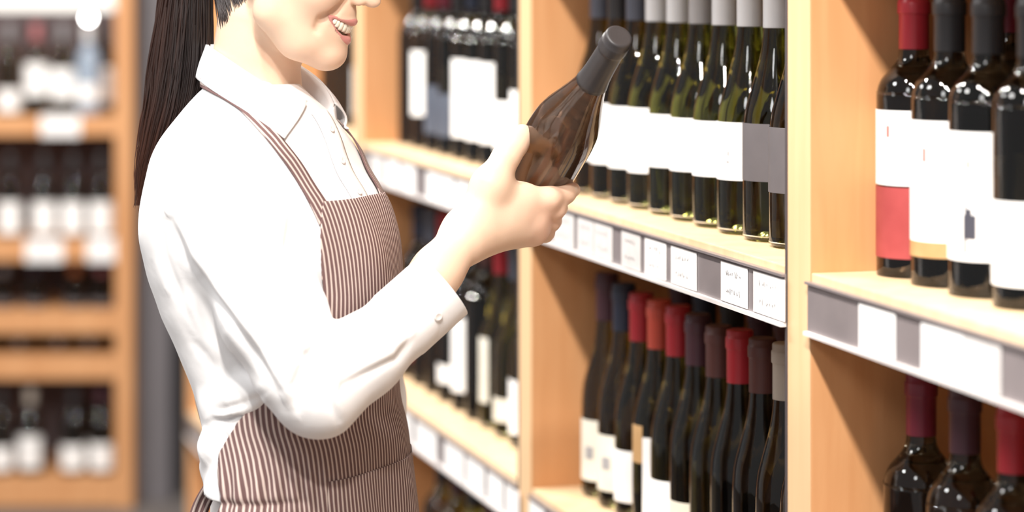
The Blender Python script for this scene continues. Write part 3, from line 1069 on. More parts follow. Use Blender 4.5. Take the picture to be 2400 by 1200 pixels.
# palm: metacarpals and the heel
for mcp, r in ((MI, .0135), (MM, .0140), (MR, .0140), (MP, .0125)):
    body.cone(WRI + (mcp - WRI) * 0.05, mcp, .0205, r, 0.016)
body.cone(hp(1150, 500, 2.745), hp(1215, 520, 2.765), .020, .018, 0.02)
# thumb
body.chain([(hp(1110, 520, 2.722), .0225), (hp(1148, 432, 2.728), .0175), (hp(1186, 368, 2.738), .0125), (hp(1213, 330, 2.748), .0112), (hp(1226, 314, 2.752), .0096)], 0.014)
body.cone(hp(1160, 440, 2.735), hp(1216, 468, 2.752), .0125, .0125, 0.022)
# index
body.chain([(MI, .0132), (hp(1287, 466, 2.760), .0114), (hp(1324, 454, 2.780), .0097), (hp(1343, 445, 2.796), .0082)], 0.010)
# middle
body.chain([(MM, .0118), (hp(1302, 492, 2.772), .0104)], 0.009)
body.chain([(hp(1302, 492, 2.772), .0100), (hp(1309, 487, 2.805), .0095), (hp(1288, 482, 2.83), .0085)], 0.004)
# ring
body.chain([(MR, .0112), (hp(1292, 521, 2.785), .0099)], 0.009)
body.chain([(hp(1292, 521, 2.785), .0094), (hp(1296, 518, 2.82), .0092), (hp(1274, 512, 2.845), .0082)], 0.004)
# little finger
body.chain([(MP, .0105), (hp(1278, 549, 2.795), .0089)], 0.009)
body.chain([(hp(1278, 549, 2.795), .0084), (hp(1282, 546, 2.825), .0082), (hp(1262, 540, 2.85), .0074)], 0.004)
# creases between the curled fingers
for a, b in () and (((1258, 482, 2.740), (1318, 474, 2.772)), ((1262, 508, 2.749), (1312, 507, 2.783)), ((1264, 535, 2.760), (1300, 535, 2.80))):
    body.cone(hp(*a), hp(*b), .0008, .0022, 0.006, '-')
# knuckle bumps
for p, r in ((MR, .0092), (MP, .0095)):
    body.ell(p + np.array([.004, -.007, .0]), (r, r * .8, r), None, 0.012)
bp_, bq_ = body.mesh(0.0016, (-.50, 2.45, .62), (.22, 3.12, 1.92), nb=20)
keepz = bp_[:, 2]
bp_ = relax(bp_, bq_, 1, 0.4)
body_o = put(np_mesh('body', bp_, bq_, None, None))
print('MOUTH', MID[0], MID[-1], UPL[0], LOL[-1], len(bp_))

# skin colour: lips, blush of knuckles and cheeks are the skin's own colour
def seg_dist(P, a, b):
    ab = b - a
    t = np.clip(((P - a) @ ab) / (ab @ ab), 0, 1)
    return np.linalg.norm(P - a - t[:, None] * ab, axis=1)


colr = np.tile(np.array([0.75, 0.535, 0.395]), (len(bp_), 1))
def tint(mask, c):
    global colr
    colr = colr * (1 - mask[:, None]) + np.array(c) * mask[:, None]
hd = np.linalg.norm(bp_ - H(-5, 42, 0), axis=1) < 0.075
idx = np.where(hd)[0]
Q = bp_[idx]
loc = (Q - MEN) @ HROT / (0.001 * SCL)
ins = np.zeros(len(bp_))
dm = np.full(len(idx), 1.0)
for s in (-1, 1):
    pts = [H(*(np.array(c) * np.array([1, 1, s]))) for c in MID]
    for i in range(11):
        dm = np.minimum(dm, seg_dist(Q, pts[i], pts[i + 1]))
ins[idx] = np.clip((0.0078 - dm) / 0.001, 0, 1) * (loc[:, 1] > 30) * (loc[:, 1] < 52) * (np.abs(loc[:, 2]) < 25.5)
tint(ins, (0.16, 0.035, 0.035))
for c, r, w in ((H(-12, 66, 40), .022, .10), (MM, .02, .22), (MR, .018, .25), (MP, .018, .25), (hp(1300, 500, 2.77), .03, .22), (hp(1226, 318, 2.75), .012, .15),
                (H(-20, 8, 20), .022, .12), (H(0, 15, 6), .014, .12)):
    tint(w * np.exp(-(np.linalg.norm(bp_ - c, axis=1) / r) ** 2), (0.80, 0.36, 0.28))
at = body_o.data.color_attributes.new('skin', 'FLOAT_COLOR', 'POINT')
at.data.foreach_set('color', np.concatenate([colr, np.ones((len(bp_), 1))], 1).astype(np.float32).ravel())
SKIN = mat('skin', (0.8, 0.6, 0.46), 0.5, 0.35, sss=0.18)
nt = SKIN.node_tree
va = nt.nodes.new('ShaderNodeVertexColor')
va.layer_name = 'skin'
nt.links.new(va.outputs['Color'], nt.nodes['Principled BSDF'].inputs['Base Color'])
ns = nt.nodes.new('ShaderNodeTexNoise')
ns.inputs['Scale'].default_value = 900
bpn = nt.nodes.new('ShaderNodeBump')
bpn.inputs['Strength'].default_value = 0.06
bpn.inputs['Distance'].default_value = 0.001
tcn = nt.nodes.new('ShaderNodeTexCoord')
nt.links.new(tcn.outputs['Object'], ns.inputs['Vector'])
nt.links.new(ns.outputs['Fac'], bpn.inputs['Height'])
nt.links.new(bpn.outputs['Normal'], nt.nodes['Principled BSDF'].inputs['Normal'])
body_o.data.materials.append(SKIN)

lv_, lf_ = lips.mesh(0.0007, H(-10, 42, 0) - .05, H(-10, 42, 0) + .05, nb=20)
put(np_mesh('lips', lv_, lf_, mat('lip_skin', (0.60, 0.26, 0.235), 0.38, 0.45, sss=0.1), None))
# teeth: upper row along the arch
TEETH = mat('tooth_enamel', (0.86, 0.80, 0.68), 0.25, 0.5)
def sphere_like(n=10, m=14):
    V, F = [], []
    for i in range(n + 1):
        a = math.pi * i / n
        for j in range(m):
            b = 2 * math.pi * j / m
            V.append((math.sin(a) * math.cos(b), math.sin(a) * math.sin(b), math.cos(a)))
    for i in range(n):
        for j in range(m):
            F.append((i * m + j, i * m + (j + 1) % m, (i + 1) * m + (j + 1) % m, (i + 1) * m + j))
    return np.array(V), F


SV, SF = sphere_like()
for s in (-1, 1):
    for i, (u, r, w, hh) in enumerate(((44.6, 4.2, 4.3, 6.0), (45.2, 11.4, 3.4, 5.2), (46.0, 17.2, 3.5, 5.0), (47.4, 22.0, 3.2, 4.2), (49.0, 25.4, 2.8, 3.2))):
        f = np.interp(r, [m_[2] for m_ in MID[::-1]], [m_[0] for m_ in MID[::-1]]) - 1.8
        tang = np.array([-(r / 26.0) * 1.1, 0, s * 1.0])
        tang = tang / np.linalg.norm(tang)
        out = np.array([tang[2] * s, 0, -tang[0] * s])
        q = np.sign(SV) * np.abs(SV) ** 0.75
        L = np.outer(q[:, 0], out) * 3.0 + np.outer(q[:, 2], [0, 1, 0]) * hh + np.outer(q[:, 1], tang) * w
        L = L + np.array([f, u, r * s])
        Wd = np.array([H(*p) for p in L])
        put(mesh_obj('tooth', Wd, SF, TEETH))
# eyes and brows (above the crop)
EYEW = mat('eye_white', (0.85, 0.83, 0.8), 0.2)
EYED = mat('eye_iris', (0.03, 0.018, 0.012), 0.15)
HAIRM = bpy.data.materials.new('hair')
for s in (-1, 1):
    e = put(mesh_obj('eye', np.array([H(*(np.array([-9, 108, 32 * s]) + p * 12.5)) for p in SV]), SF, EYEW))
    i_ = mesh_obj('iris', np.array([H(*(np.array([1.2, 106, 32 * s]) + p * np.array([3, 5.6, 5.6]))) for p in SV]), SF, EYED)
    i_.parent = e
    put(mesh_obj('eyebrow', np.array([H(*(np.array([-3, 126, 32 * s]) + p * np.array([5, 2.6, 18]))) for p in SV]), SF, HAIRM))

# ================================================================== shirt
shirt = Sdf()
shirt.add(torso_sdf(0.0, zlo=zpx(1118)), (float(LCX[6]), YC, float(zpx(650))), 0.45, 0.02)
SLV = [((486, 392, 2.668), 92), ((560, 560, 2.63), 120), ((640, 740, 2.602), 119), ((712, 872, 2.588), 108), ((747, 926, 2.585), 96)]
FRM = [((747, 926, 2.585), 96), ((850, 834, 2.615), 95), ((950, 748, 2.654), 83), ((990, 714, 2.664), 78)]
shirt.chain([(PX(*p), rpx(r, p[2])) for p, r in SLV], 0.020)
shirt.chain([(PX(*p), rpx(r, p[2])) for p, r in FRM], 0.012)
# far sleeve
shirt.chain([(PX(740, 400, 2.885), .050), (LEL, .046), (PX(900, 1290, 2.90), .036)], 0.02)
# blouse of the shirt over the apron's waist at the back
shirt.chain([(PX(622, 896, 2.622), .014), (PX(578, 920, 2.637), .023), (PX(528, 944, 2.665), .024)], 0.012)
shirt.chain([(PX(556, 1000, 2.650), .012), (PX(520, 1046, 2.664), .0250), (PX(512, 1092, 2.682), .020)], 0.006)
shirt.cone(PX(528, 1110, 2.71), PX(540, 1230, 2.72), .016, .022, 0.012)
sp_, sq_ = shirt.mesh(0.0024, (-.50, 2.45, .80), (.0, 3.05, 1.50), nb=20)
sp_ = relax(sp_, sq_, 2, 0.5)
sg = shirt.grad(sp_)
spx = 1200 + FPX * sp_[:, 0] / sp_[:, 1]
spy = HORIZON + FPX * (CAMZ - sp_[:, 2]) / sp_[:, 1]
near = np.clip((-sg[:, 1] + 0.15) / 0.4, 0, 1)


def fold(points, amp, w, side=1.0):
    """a sewn-in or pulled fold of the cloth on the near side: valley with a ridge beside it"""
    global sp_
    P2 = np.stack([spx, spy], 1)
    best = np.full(len(sp_), 1e9)
    sgn = np.zeros(len(sp_))
    par = np.zeros(len(sp_))
    n = len(points) - 1
    for i in range(n):
        a, b = np.array(points[i], float), np.array(points[i + 1], float)
        ab = b - a
        t = np.clip(((P2 - a) @ ab) / (ab @ ab), 0, 1)
        q = P2 - a - t[:, None] * ab
        d = np.linalg.norm(q, axis=1)
        s = np.sign(ab[0] * q[:, 1] - ab[1] * q[:, 0])
        up = d < best
        best = np.where(up, d, best)
        sgn = np.where(up, s, sgn)
        par = np.where(up, (i + t) / n, par)
    x = best * sgn * side
    fade = np.clip(np.sin(np.pi * np.clip(par * 0.94 + 0.03, 0, 1)), 0, 1) ** 0.6
    disp = amp * fade * near * (-np.exp(-(x / w) ** 2) + 0.8 * np.exp(-((x - 1.7 * w) / (1.3 * w)) ** 2))
    sp_ = sp_ + sg * (disp * 0.001)[:, None]


fold([(398, 520), (440, 610), (520, 720), (600, 830), (650, 915)], 5.5, 13, -1)
fold([(372, 500), (385, 600), (430, 720), (480, 820)], 2.5, 12)
fold([(610, 440), (560, 560), (600, 700), (650, 800), (690, 900)], 3.0, 14)
fold([(520, 470), (545, 620), (610, 760), (668, 880)], 2.6, 11, -1)
fold([(690, 470), (672, 580), (690, 700), (740, 790)], 3.2, 13)
fold([(780, 770), (722, 830), (690, 900), (700, 960)], 4.0, 10)
fold([(800, 790), (770, 860), (765, 930), (790, 985)], 3.4, 10, -1)
fold([(815, 850), (880, 800), (950, 775)], 3.2, 10)
fold([(800, 905), (870, 870), (930, 840), (960, 800)], 3.4, 10, -1)
fold([(840, 760), (900, 725), (940, 690)], 1.4, 10)
fold([(640, 780), (700, 830), (760, 850)], 2.0, 11, -1)
fold([(470, 660), (520, 790), (560, 850), (600, 890)], 2.0, 12)
fold([(400, 700), (450, 800), (500, 860)], 2.0, 12, -1)
fold([(530, 310), (580, 350), (650, 400)], 2.2, 11)
fold([(520, 345), (600, 400), (680, 470)], 2.2, 13, -1)
fold([(650, 420), (690, 450), (730, 520)], 1.6, 10)
fold([(430, 330), (410, 430), (400, 520)], 1.5, 10)
fold([(520, 960), (560, 950), (610, 930)], 2.2, 8)
fold([(520, 1010), (545, 1040), (540, 1080)], 2.2, 8, -1)
fold([(560, 975), (530, 985), (500, 985)], 2.6, 7)
# small wandering wrinkles of cotton
wv = (np.sin(sp_[:, 0] * 61 + 3.1 * np.sin(sp_[:, 2] * 23)) * np.sin(sp_[:, 2] * 47 + 2.0 * np.sin(sp_[:, 0] * 31 + sp_[:, 1] * 17)))
sp_ = sp_ + sg * (0.0006 * wv)[:, None]
SHIRT = mat('shirt_cotton', (0.86, 0.85, 0.855), 0.75, 0.25, sheen=0.15)
nt = SHIRT.node_tree
N, L = nt.nodes, nt.links
tcn = N.new('ShaderNodeTexCoord')
n1 = N.new('ShaderNodeTexNoise')
n1.inputs['Scale'].default_value = 26
n1.inputs['Detail'].default_value = 5
n1.inputs['Distortion'].default_value = 0.8
b1 = N.new('ShaderNodeBump')
b1.inputs['Strength'].default_value = 0.12
b1.inputs['Distance'].default_value = 0.006
L.new(tcn.outputs['Object'], n1.inputs['Vector'])
L.new(n1.outputs['Fac'], b1.inputs['Height'])
L.new(b1.outputs['Normal'], N['Principled BSDF'].inputs['Normal'])
shirt_o = put(np_mesh('shirt', sp_, sq_, SHIRT, None))


def put_on(o, par):
    o.parent = par          # par itself sits at the world origin
    return o


def solid(o, th, off=0.0):
    md = o.modifiers.new('thickness', 'SOLIDIFY')
    md.thickness = th
    md.offset = off
    return o


def grid_obj(name, G, m, uv=None, smooth=True):
    """G: array (rows, cols, 3)"""
    r, c = G.shape[:2]
    F = [(i * c + j, i * c + j + 1, (i + 1) * c + j + 1, (i + 1) * c + j) for i in range(r - 1) for j in range(c - 1)]
    o = mesh_obj(name, G.reshape(-1, 3), F, m, smooth=smooth)
    if uv is not None:
        ul = o.data.uv_layers.new(name='cloth')
        idx = np.array(F).ravel()
        ul.data.foreach_set('uv', uv.reshape(-1, 2)[idx].astype(np.float32).ravel())
    return o


def cubic(P, n):
    """Catmull-Rom resampling of control points"""
    P = np.array(P, float)
    Q = np.vstack([2 * P[0] - P[1], P, 2 * P[-1] - P[-2]])
    out = []
    m_ = len(P) - 1
    for s in np.linspace(0, m_, n):
        i = min(int(s), m_ - 1)
        u = s - i
        a, b, c, d = Q[i], Q[i + 1], Q[i + 2], Q[i + 3]
        out.append(0.5 * (2 * b + (c - a) * u + (2 * a - 5 * b + 4 * c - d) * u * u + (3 * b - a - 3 * c + d) * u ** 3))
    return np.array(out)


# ---- collar
CC = np.array([(600 - 1200) * 2.785 / FPX, 2.785, 0.0])


def cloc(r, x, y):
    """collar point from lateral offset r and its photo position"""
    f = 0.0
    for _ in range(6):
        Y = CC[1] + f * TF[1] + r * TR[1]
        X = (x - 1200) * Y / FPX
        f = (X - CC[0] - r * TR[0]) / TF[0]
    Y = CC[1] + f * TF[1] + r * TR[1]
    return np.array([f, r, CAMZ - (y - HORIZON) * Y / FPX])


TOPC = [cloc(*a) for a in ((0, 484, 104), (.040, 493, 112), (.058, 535, 140), (.060, 600, 183), (.050, 660, 219), (.034, 712, 248))]
BOTC = [cloc(*a) for a in ((0, 464, 176), (.055, 464, 186), (.083, 514, 224), (.092, 574, 266), (.094, 622, 301), (.090, 661, 333))]
TOPC, BOTC = cubic(TOPC, 40), cubic(BOTC, 40)
rows_ = []
for w in np.linspace(0, 1, 12):
    mid = TOPC * (1 - w) + BOTC * w
    bulge = 0.006 * math.sin(math.pi * w) * np.linspace(0.15, 1, 40)[:, None]
    nrm = np.stack([mid[:, 0] * 0.9, mid[:, 1], np.zeros(len(mid))], 1)
    nrm /= np.linalg.norm(nrm, axis=1, keepdims=True) + 1e-9
    mid = mid + nrm * bulge
    rows_.append(mid)
rows_ = np.array(rows_)


def to_world(Lc):
    return CC * np.array([1, 1, 0]) + Lc[..., 0:1] * TF + Lc[..., 1:2] * TR + Lc[..., 2:3] * UP


def lift(Wp, gap):
    """push points out of the shirt"""
    sh_ = Wp.shape
    q = Wp.reshape(-1, 3).copy()
    for _ in range(4):
        d = shirt.eval(q)
        g = shirt.grad(q)
        q = q + g * np.maximum(gap - d, 0)[:, None]
    return q.reshape(sh_)


fk = np.linspace(0, 1, 40)[::-1][None, :, None] ** 2 * np.linspace(0, 1, 12)[:, None, None]
mir = rows_[:, ::-1] * np.array([1, -1, 1])
mir = mir * (1 - fk * np.array([0.04, 0.50, 0.0]))
full = np.concatenate([mir[:, :-1], rows_], 1)
CW = lift(to_world(full), 0.0035)
col_o = put_on(grid_obj('collar', CW, SHIRT), shirt_o)
solid(col_o, 0.0022)
# inner stand of the collar
ins_rows = []
for w in np.linspace(0, 1, 6):
    q = TOPC * (1 - w) + (TOPC * np.array([0.97, 0.94, 1]) + np.array([-0.002, 0, -0.034])) * w
    ins_rows.append(q * np.array([0.985, 0.975, 1]))
ins_rows = np.array(ins_rows)
ins_full = np.concatenate([(ins_rows[:, ::-1] * np.array([1, -1, 1]))[:, :-1], ins_rows], 1)
st_o = put_on(grid_obj('collar_stand', to_world(ins_full), SHIRT), shirt_o)
solid(st_o, 0.0018)
# front of the stand, closing at the throat
fr = []
for w in np.linspace(0, 1, 8):
    a_ = cloc(.034, 713, 249)
    r_ = .036 * (1 - 2 * w)
    fr.append(np.array([[.078 + .006 * math.sin(math.pi * w), r_, a_[2] - 0.002 - 0.012 * math.sin(math.pi * w)], [.080 + .010 * math.sin(math.pi * w), r_ * 1.1, a_[2] - 0.040]]))
fr = np.array(fr)
put_on(solid(grid_obj('collar_band', to_world(fr), SHIRT), 0.002), shirt_o)

# ---- placket and buttons
zz = np.linspace(zpx(258), zpx(520), 40)
PL = np.stack([lift(torso_pt(zz, 0.0, 0.0) + TR * o, 0.0028) for o in np.linspace(-.016, .016, 5)], 1)
pk_o = put_on(solid(grid_obj('placket', PL, SHIRT), 0.002), shirt_o)
BTN = mat('button_shell', (0.84, 0.80, 0.78), 0.3)


def disc_button(name, c, n, r, th=0.0016):
    n = np.array(n) / np.linalg.norm(n)
    a = np.cross(n, [0, 0, 1.0])
    a /= np.linalg.norm(a)
    b = np.cross(n, a)
    V, F = lathe([(0, th), (r * .55, th), (r * .62, th * 1.15), (r * .92, th * 1.15), (r, th * .6), (r, 0), (0, 0)], 20)
    Wv = [np.array(c) + a * v[0] + b * v[1] + n * v[2] for v in V]
    return mesh_obj(name, Wv, F, BTN)


for y in (300, 372, 444):
    c = lift(torso_pt(zpx(y), 0.0, 0.0), 0.0045)[0]
    put_on(disc_button('button', c, shirt.grad(c)[0], .0042, 0.001), shirt_o)

# ---- cuff
CA, CB = PX(934, 762, 2.654), PX(1037, 670, 2.670)
ax = CB - CA
LEN = np.linalg.norm(ax)
ax /= LEN
e1 = np.cross(ax, [0, 1, 0.0])
e1 /= np.linalg.norm(e1)
e2 = np.cross(ax, e1)
prof = [(0.0372, -0.008), (0.0390, -0.0005), (0.0392, 0.0008), (0.0390, LEN * .5), (0.0388, LEN - .0012), (0.0388, LEN - .0004), (0.0386, LEN), (0.0374, LEN), (0.0372, LEN - .0004), (0.0372, LEN - .0012), (0.0368, LEN * .5), (0.0360, 0.004)]
V, F = lathe(prof, 48)
Vw = []
for v in V:
    an = math.atan2(v[1], v[0])
    k = 1 + 0.02 * math.sin(2 * an + 0.6) + 0.006 * math.sin(5 * an)
    Vw.append(CA + e1 * v[0] * k + e2 * v[1] * k * 0.96 + ax * v[2])
cuff_o = put_on(mesh_obj('cuff', Vw, F, SHIRT), shirt_o)


def view_hit(obj_pts, x, y):
    """point of a point set that lies nearest the photo pixel and nearest the viewer"""
    P = np.array(obj_pts)
    dx = 1200 + FPX * P[:, 0] / P[:, 1] - x
    dy = HORIZON + FPX * (CAMZ - P[:, 2]) / P[:, 1] - y
    return P[np.argmin(dx * dx + dy * dy + (P[:, 1] - P[:, 1].min()) * 20000)]


bc = view_hit(Vw[48:48 * 6], 1031, 765)
bn = bc - CA
bn = bn - ax * (bn @ ax)
nb_ = bn / np.linalg.norm(bn)
# a button on the outer cuff: angle chosen so that it shows below the arm
cpt = CA + ax * LEN * 0.52
dirn = PX(1031, 765, 2.64) - cpt
dirn -= ax * (dirn @ ax)
dirn = dirn / np.linalg.norm(dirn)
dirn = dirn + np.array([0, -0.9, 0])
dirn -= ax * (dirn @ ax)
dirn /= np.linalg.norm(dirn)
put_on(disc_button('button', cpt + dirn * 0.0388, dirn, .0050, 0.0010), shirt_o)

# ================================================================== apron
APR = bpy.data.materials.new('apron_stripes')
APR.use_nodes = True
nt = APR.node_tree
N, L = nt.nodes, nt.links
bs = N['Principled BSDF']
bs.inputs['Roughness'].default_value = 0.8
bs.inputs['Specular IOR Level'].default_value = 0.2
uvn = N.new('ShaderNodeUVMap')
uvn.uv_map = 'cloth'
sx = N.new('ShaderNodeSeparateXYZ')
nz = N.new('ShaderNodeTexNoise')
nz.inputs['Scale'].default_value = 26.0
nz.inputs['Detail'].default_value = 3.0
mz = N.new('ShaderNodeMath'); mz.operation = 'MULTIPLY_ADD'
mz.inputs[1].default_value = 0.0022
mu = N.new('ShaderNodeMath'); mu.operation = 'MULTIPLY'
mu.inputs[1].default_value = 2 * math.pi / 0.0058
sn = N.new('ShaderNodeMath'); sn.operation = 'SINE'
cr = N.new('ShaderNodeValToRGB')
cr.color_ramp.elements[0].position = 0.56
cr.color_ramp.elements[0].color = (0.145, 0.085, 0.083, 1)
cr.color_ramp.elements[1].position = 0.82
cr.color_ramp.elements[1].color = (0.56, 0.46, 0.42, 1)
ma = N.new('ShaderNodeMath'); ma.operation = 'MULTIPLY_ADD'
ma.inputs[1].default_value = 0.5
ma.inputs[2].default_value = 0.5
L.new(uvn.outputs['UV'], sx.inputs[0])
L.new(uvn.outputs['UV'], nz.inputs['Vector'])
L.new(nz.outputs['Fac'], mz.inputs[0])
L.new(sx.outputs['X'], mz.inputs[2])
L.new(mz.outputs[0], mu.inputs[0])
L.new(mu.outputs[0], sn.inputs[0])
L.new(sn.outputs[0], ma.inputs[0])
L.new(ma.outputs[0], cr.inputs['Fac'])
L.new(cr.outputs['Color'], bs.inputs['Base Color'])
bpm = N.new('ShaderNodeBump')
bpm.inputs['Strength'].default_value = 0.5
bpm.inputs['Distance'].default_value = 0.0012
L.new(ma.outputs[0], bpm.inputs['Height'])
L.new(bpm.outputs['Normal'], bs.inputs['Normal'])


def theta_for(y):
    """torso angle on her right where the apron's side edge runs at this height"""
    th = np.linspace(math.radians(-20), math.radians(149), 500)
    P = torso_pt(np.full(500, zpx(y)), th, 0.006)
    X = 1200 + FPX * P[:, 0] / P[:, 1]
    Yp = HORIZON + FPX * (CAMZ - P[:, 2]) / P[:, 1]
    return float(th[np.argmin(np.abs(X - np.interp(Yp, [e[0] for e in EDGE], [e[1] for e in EDGE])))])


EDGE = [(452, 764), (490, 757), (560, 752), (650, 754), (720, 765), (770, 770), (820, 735), (870, 680), (915, 632), (950, 596), (985, 560), (1030, 532), (1062, 516), (1110, 512), (1160, 524), (1200, 516), (1340, 512)]
ys = np.concatenate([np.linspace(452, 1340, 150)])
ex = np.interp(ys, [e[0] for e in EDGE], [e[1] for e in EDGE])
NC = 150
G = np.zeros((len(ys), NC, 3))
UVG = np.zeros((len(ys), NC, 2))
for i, (y, x) in enumerate(zip(ys, ex)):
    tR = theta_for(y)
    tL = -tR
    th = np.linspace(tL, tR, NC)
    z = zpx(y)
    off = 0.0055 + 0.0015 * math.sin(max(0, min(1, (y - 900) / 200)) * math.pi / 2)
    P = torso_pt(np.full(NC, z), th, off)
    seg = np.linalg.norm(np.diff(P, axis=0), axis=1)
    arc = np.concatenate([[0], np.cumsum(seg)])
    arc -= np.interp(0.0, th, arc)
    n_ = P - np.array([float(_spl(np.array([z]), LCX)[0]), YC, z])
    n_ /= np.linalg.norm(n_, axis=1, keepdims=True)
    # gathers at the waist and soft drapes in the skirt
    gth = math.exp(-((y - 1095) / 60) ** 2)
    rip = 0.0026 * gth * np.sin(arc * 330 + 1.5 * np.sin(y * 0.02)) * np.clip((th - 0.3) / 0.8, 0, 1)
    drape = 0.0030 * np.clip((y - 960) / 200, 0, 1) * np.sin(arc * 48 + y * 0.004)
    bibw = 0.0016 * np.clip((760 - y) / 200, 0, 1) * np.sin(arc * 70 + y * 0.013)
    tuck = -0.0045 * np.exp(-((y - 1122 + 40 * arc) / 9.0) ** 2) * np.clip((th - 0.72) / 0.3, 0, 1)
    G[i] = P + n_ * (rip + drape + bibw + tuck)[:, None]
    UVG[i, :, 0] = arc
    UVG[i, :, 1] = z
apron_o = put(solid(grid_obj('apron', G, APR, UVG), 0.0016))
# pocket along the skirt front
py_ = np.linspace(1078, 1335, 40)
PG = np.zeros((40, 60, 3))
PU = np.zeros((40, 60, 2))
for i, y in enumerate(py_):
    th = np.linspace(-0.95, 0.62, 60)
    P = torso_pt(np.full(60, zpx(y)), th, 0.0085)
    arc = np.concatenate([[0], np.cumsum(np.linalg.norm(np.diff(P, axis=0), axis=1))])
    arc -= np.interp(0.0, th, arc)
    n_ = P - np.array([float(_spl(np.array([zpx(y)]), LCX)[0]), YC, zpx(y)])
    n_ /= np.linalg.norm(n_, axis=1, keepdims=True)
    drape = 0.0030 * min(1, (y - 960) / 200) * np.sin(arc * 48 + y * 0.004)
    edge = -0.0016 * np.clip(1 - np.minimum(th + 0.95, 0.62 - th) / 0.05, 0, 1)
    PG[i] = P + n_ * (drape + edge)[:, None]
    PU[i, :, 0] = arc + 0.0014
    PU[i, :, 1] = zpx(y)
put_on(solid(grid_obj('pocket', PG, APR, PU), 0.0016), apron_o)

# ---- straps
path_px = [(470, 193), (500, 210), (540, 234), (580, 264), (622, 308), (662, 355), (702, 412), (733, 462), (752, 494), (764, 516)]
SPt = np.array([shirt.project(x, y) for x, y in path_px])
SPt = cubic(SPt, 60)
wid = np.interp(np.linspace(0, 1, 60), [0, .3, .55, .8, 1], [.0045, .0045, .0085, .0105, .0125])


def ribbon(name, path, half, gap, flip=1):
    T = np.gradient(path, axis=0)
    T /= np.linalg.norm(T, axis=1, keepdims=True)
    nn = shirt.grad(path)
    B = np.cross(T, nn)
    B /= np.linalg.norm(B, axis=1, keepdims=True)
    cols = np.linspace(-1, 1, 7)
    Gr = np.stack([path + B * (half * c)[:, None] for c in cols], 1)
    Gr = lift(Gr, gap)
    U = np.zeros(Gr.shape[:2] + (2,))
    U[..., 0] = half[:, None] * cols[None, :]
    U[..., 1] = np.linspace(0, 0.3, len(path))[:, None]
    return grid_obj(name, Gr, APR, U)


put_on(solid(ribbon('strap', SPt, wid, 0.0028), 0.0016), apron_o)
# the other strap is its mirror image about the body's middle plane
cxm = _spl(SPt[:, 2], LCX)
q = SPt - np.stack([cxm, np.full(len(SPt), YC), SPt[:, 2]], 1)
SPm = np.stack([cxm, np.full(len(SPt), YC), SPt[:, 2]], 1) + (q @ TF)[:, None] * TF - (q @ TR)[:, None] * TR
put_on(solid(ribbon('strap', SPm, wid, 0.0028), 0.0016), apron_o)
# back-of-neck piece of the strap
nb_pts = cubic(np.array([SPt[0], (SPt[0] + SPm[0]) / 2 + np.array([-0.012, 0.006, 0.006]), SPm[0]]), 20)
put_on(solid(ribbon('strap', nb_pts, np.full(20, .0045), 0.0028), 0.0016), apron_o)

# ---- waist tie hanging at the back
tp = cubic([PX(530, 1112, 2.672), PX(512, 1120, 2.668), PX(490, 1150, 2.680), PX(470, 1190, 2.69), PX(452, 1250, 2.69)], 30)
tw = np.interp(np.linspace(0, 1, 30), [0, .3, 1], [.0065, .0075, .010])
Tt = np.gradient(tp, axis=0)
Tt /= np.linalg.norm(Tt, axis=1, keepdims=True)
Bt = np.cross(Tt, np.array([0.25, -1.0, 0.1]))
Bt /= np.linalg.norm(Bt, axis=1, keepdims=True)
Gt = np.stack([tp + Bt * (tw * c)[:, None] + np.array([0, 0.0015 * math.cos(c * 4), 0]) for c in np.linspace(-1, 1, 7)], 1)
Ut = np.zeros(Gt.shape[:2] + (2,))
Ut[..., 0] = tw[:, None] * np.linspace(-1, 1, 7)[None, :]
put_on(solid(grid_obj('tie', Gt, APR, Ut), 0.002), apron_o)

# ================================================================== trousers and shoes (below the crop)
tro = Sdf()
for s in (-1, 1):
    hip = np.array([LCX[-3], YC, 0.86]) + TR * (0.070 * s)
    knee = np.array([LCX[-3], YC, 0.50]) + TR * (0.085 * s) + TF * 0.015
    ank = np.array([LCX[-3], YC, 0.10]) + TR * (0.09 * s) - TF * 0.01
    tro.chain([(hip, .078), (knee, .058), (ank, .045)], 0.03)
tro.cone(np.array([LCX[-3], YC, 0.90]) + TR * .06, np.array([LCX[-3], YC, 0.90]) - TR * .06, .075, .075, 0.04)
tpv, tpf = tro.mesh(0.006, (-.62, 2.4, .02), (.1, 3.1, 1.12), nb=14)
TROU = noise_mat('trouser_cloth', (0.05, 0.05, 0.058), (0.04, 0.04, 0.047), 40, 0.8)
put(np_mesh('trousers', tpv, tpf, TROU, None))
SHOE = noise_mat('shoe_leather', (0.03, 0.026, 0.025), (0.022, 0.02, 0.02), 30, 0.4)
for s in (-1, 1):
    sh2 = Sdf()
    ank = np.array([LCX[-3], YC, 0.045]) + TR * (0.09 * s)
    sh2.chain([(ank - TF * .05, .044), (ank + TF * .05, .042), (ank + TF * .15, .034)], 0.03)
    sh2.cone(ank - TF * .01, ank - TF * .01 + UP * .06, .04, .042, 0.02)
    sh2.add(lambda P: P[:, 2] - 0.001 + 0.0, (ank[0], ank[1], 0.0), 0.4, 0.004, '-')
    v_, f_ = sh2.mesh(0.006, ank - np.array([.3, .3, .05]), ank + np.array([.3, .3, .16]), nb=12)
    put(np_mesh('shoe', v_, f_, SHOE, None))

# ================================================================== hair
HAIRM.use_nodes = True
nt = HAIRM.node_tree
N, L = nt.nodes, nt.links
bs = N['Principled BSDF']
bs.inputs['Roughness'].default_value = 0.36
bs.inputs['Specular IOR Level'].default_value = 0.45
ha = N.new('ShaderNodeVertexColor')
ha.layer_name = 'tone'
L.new(ha.outputs['Color'], bs.inputs['Base Color'])
rng = np.random.RandomState(11)


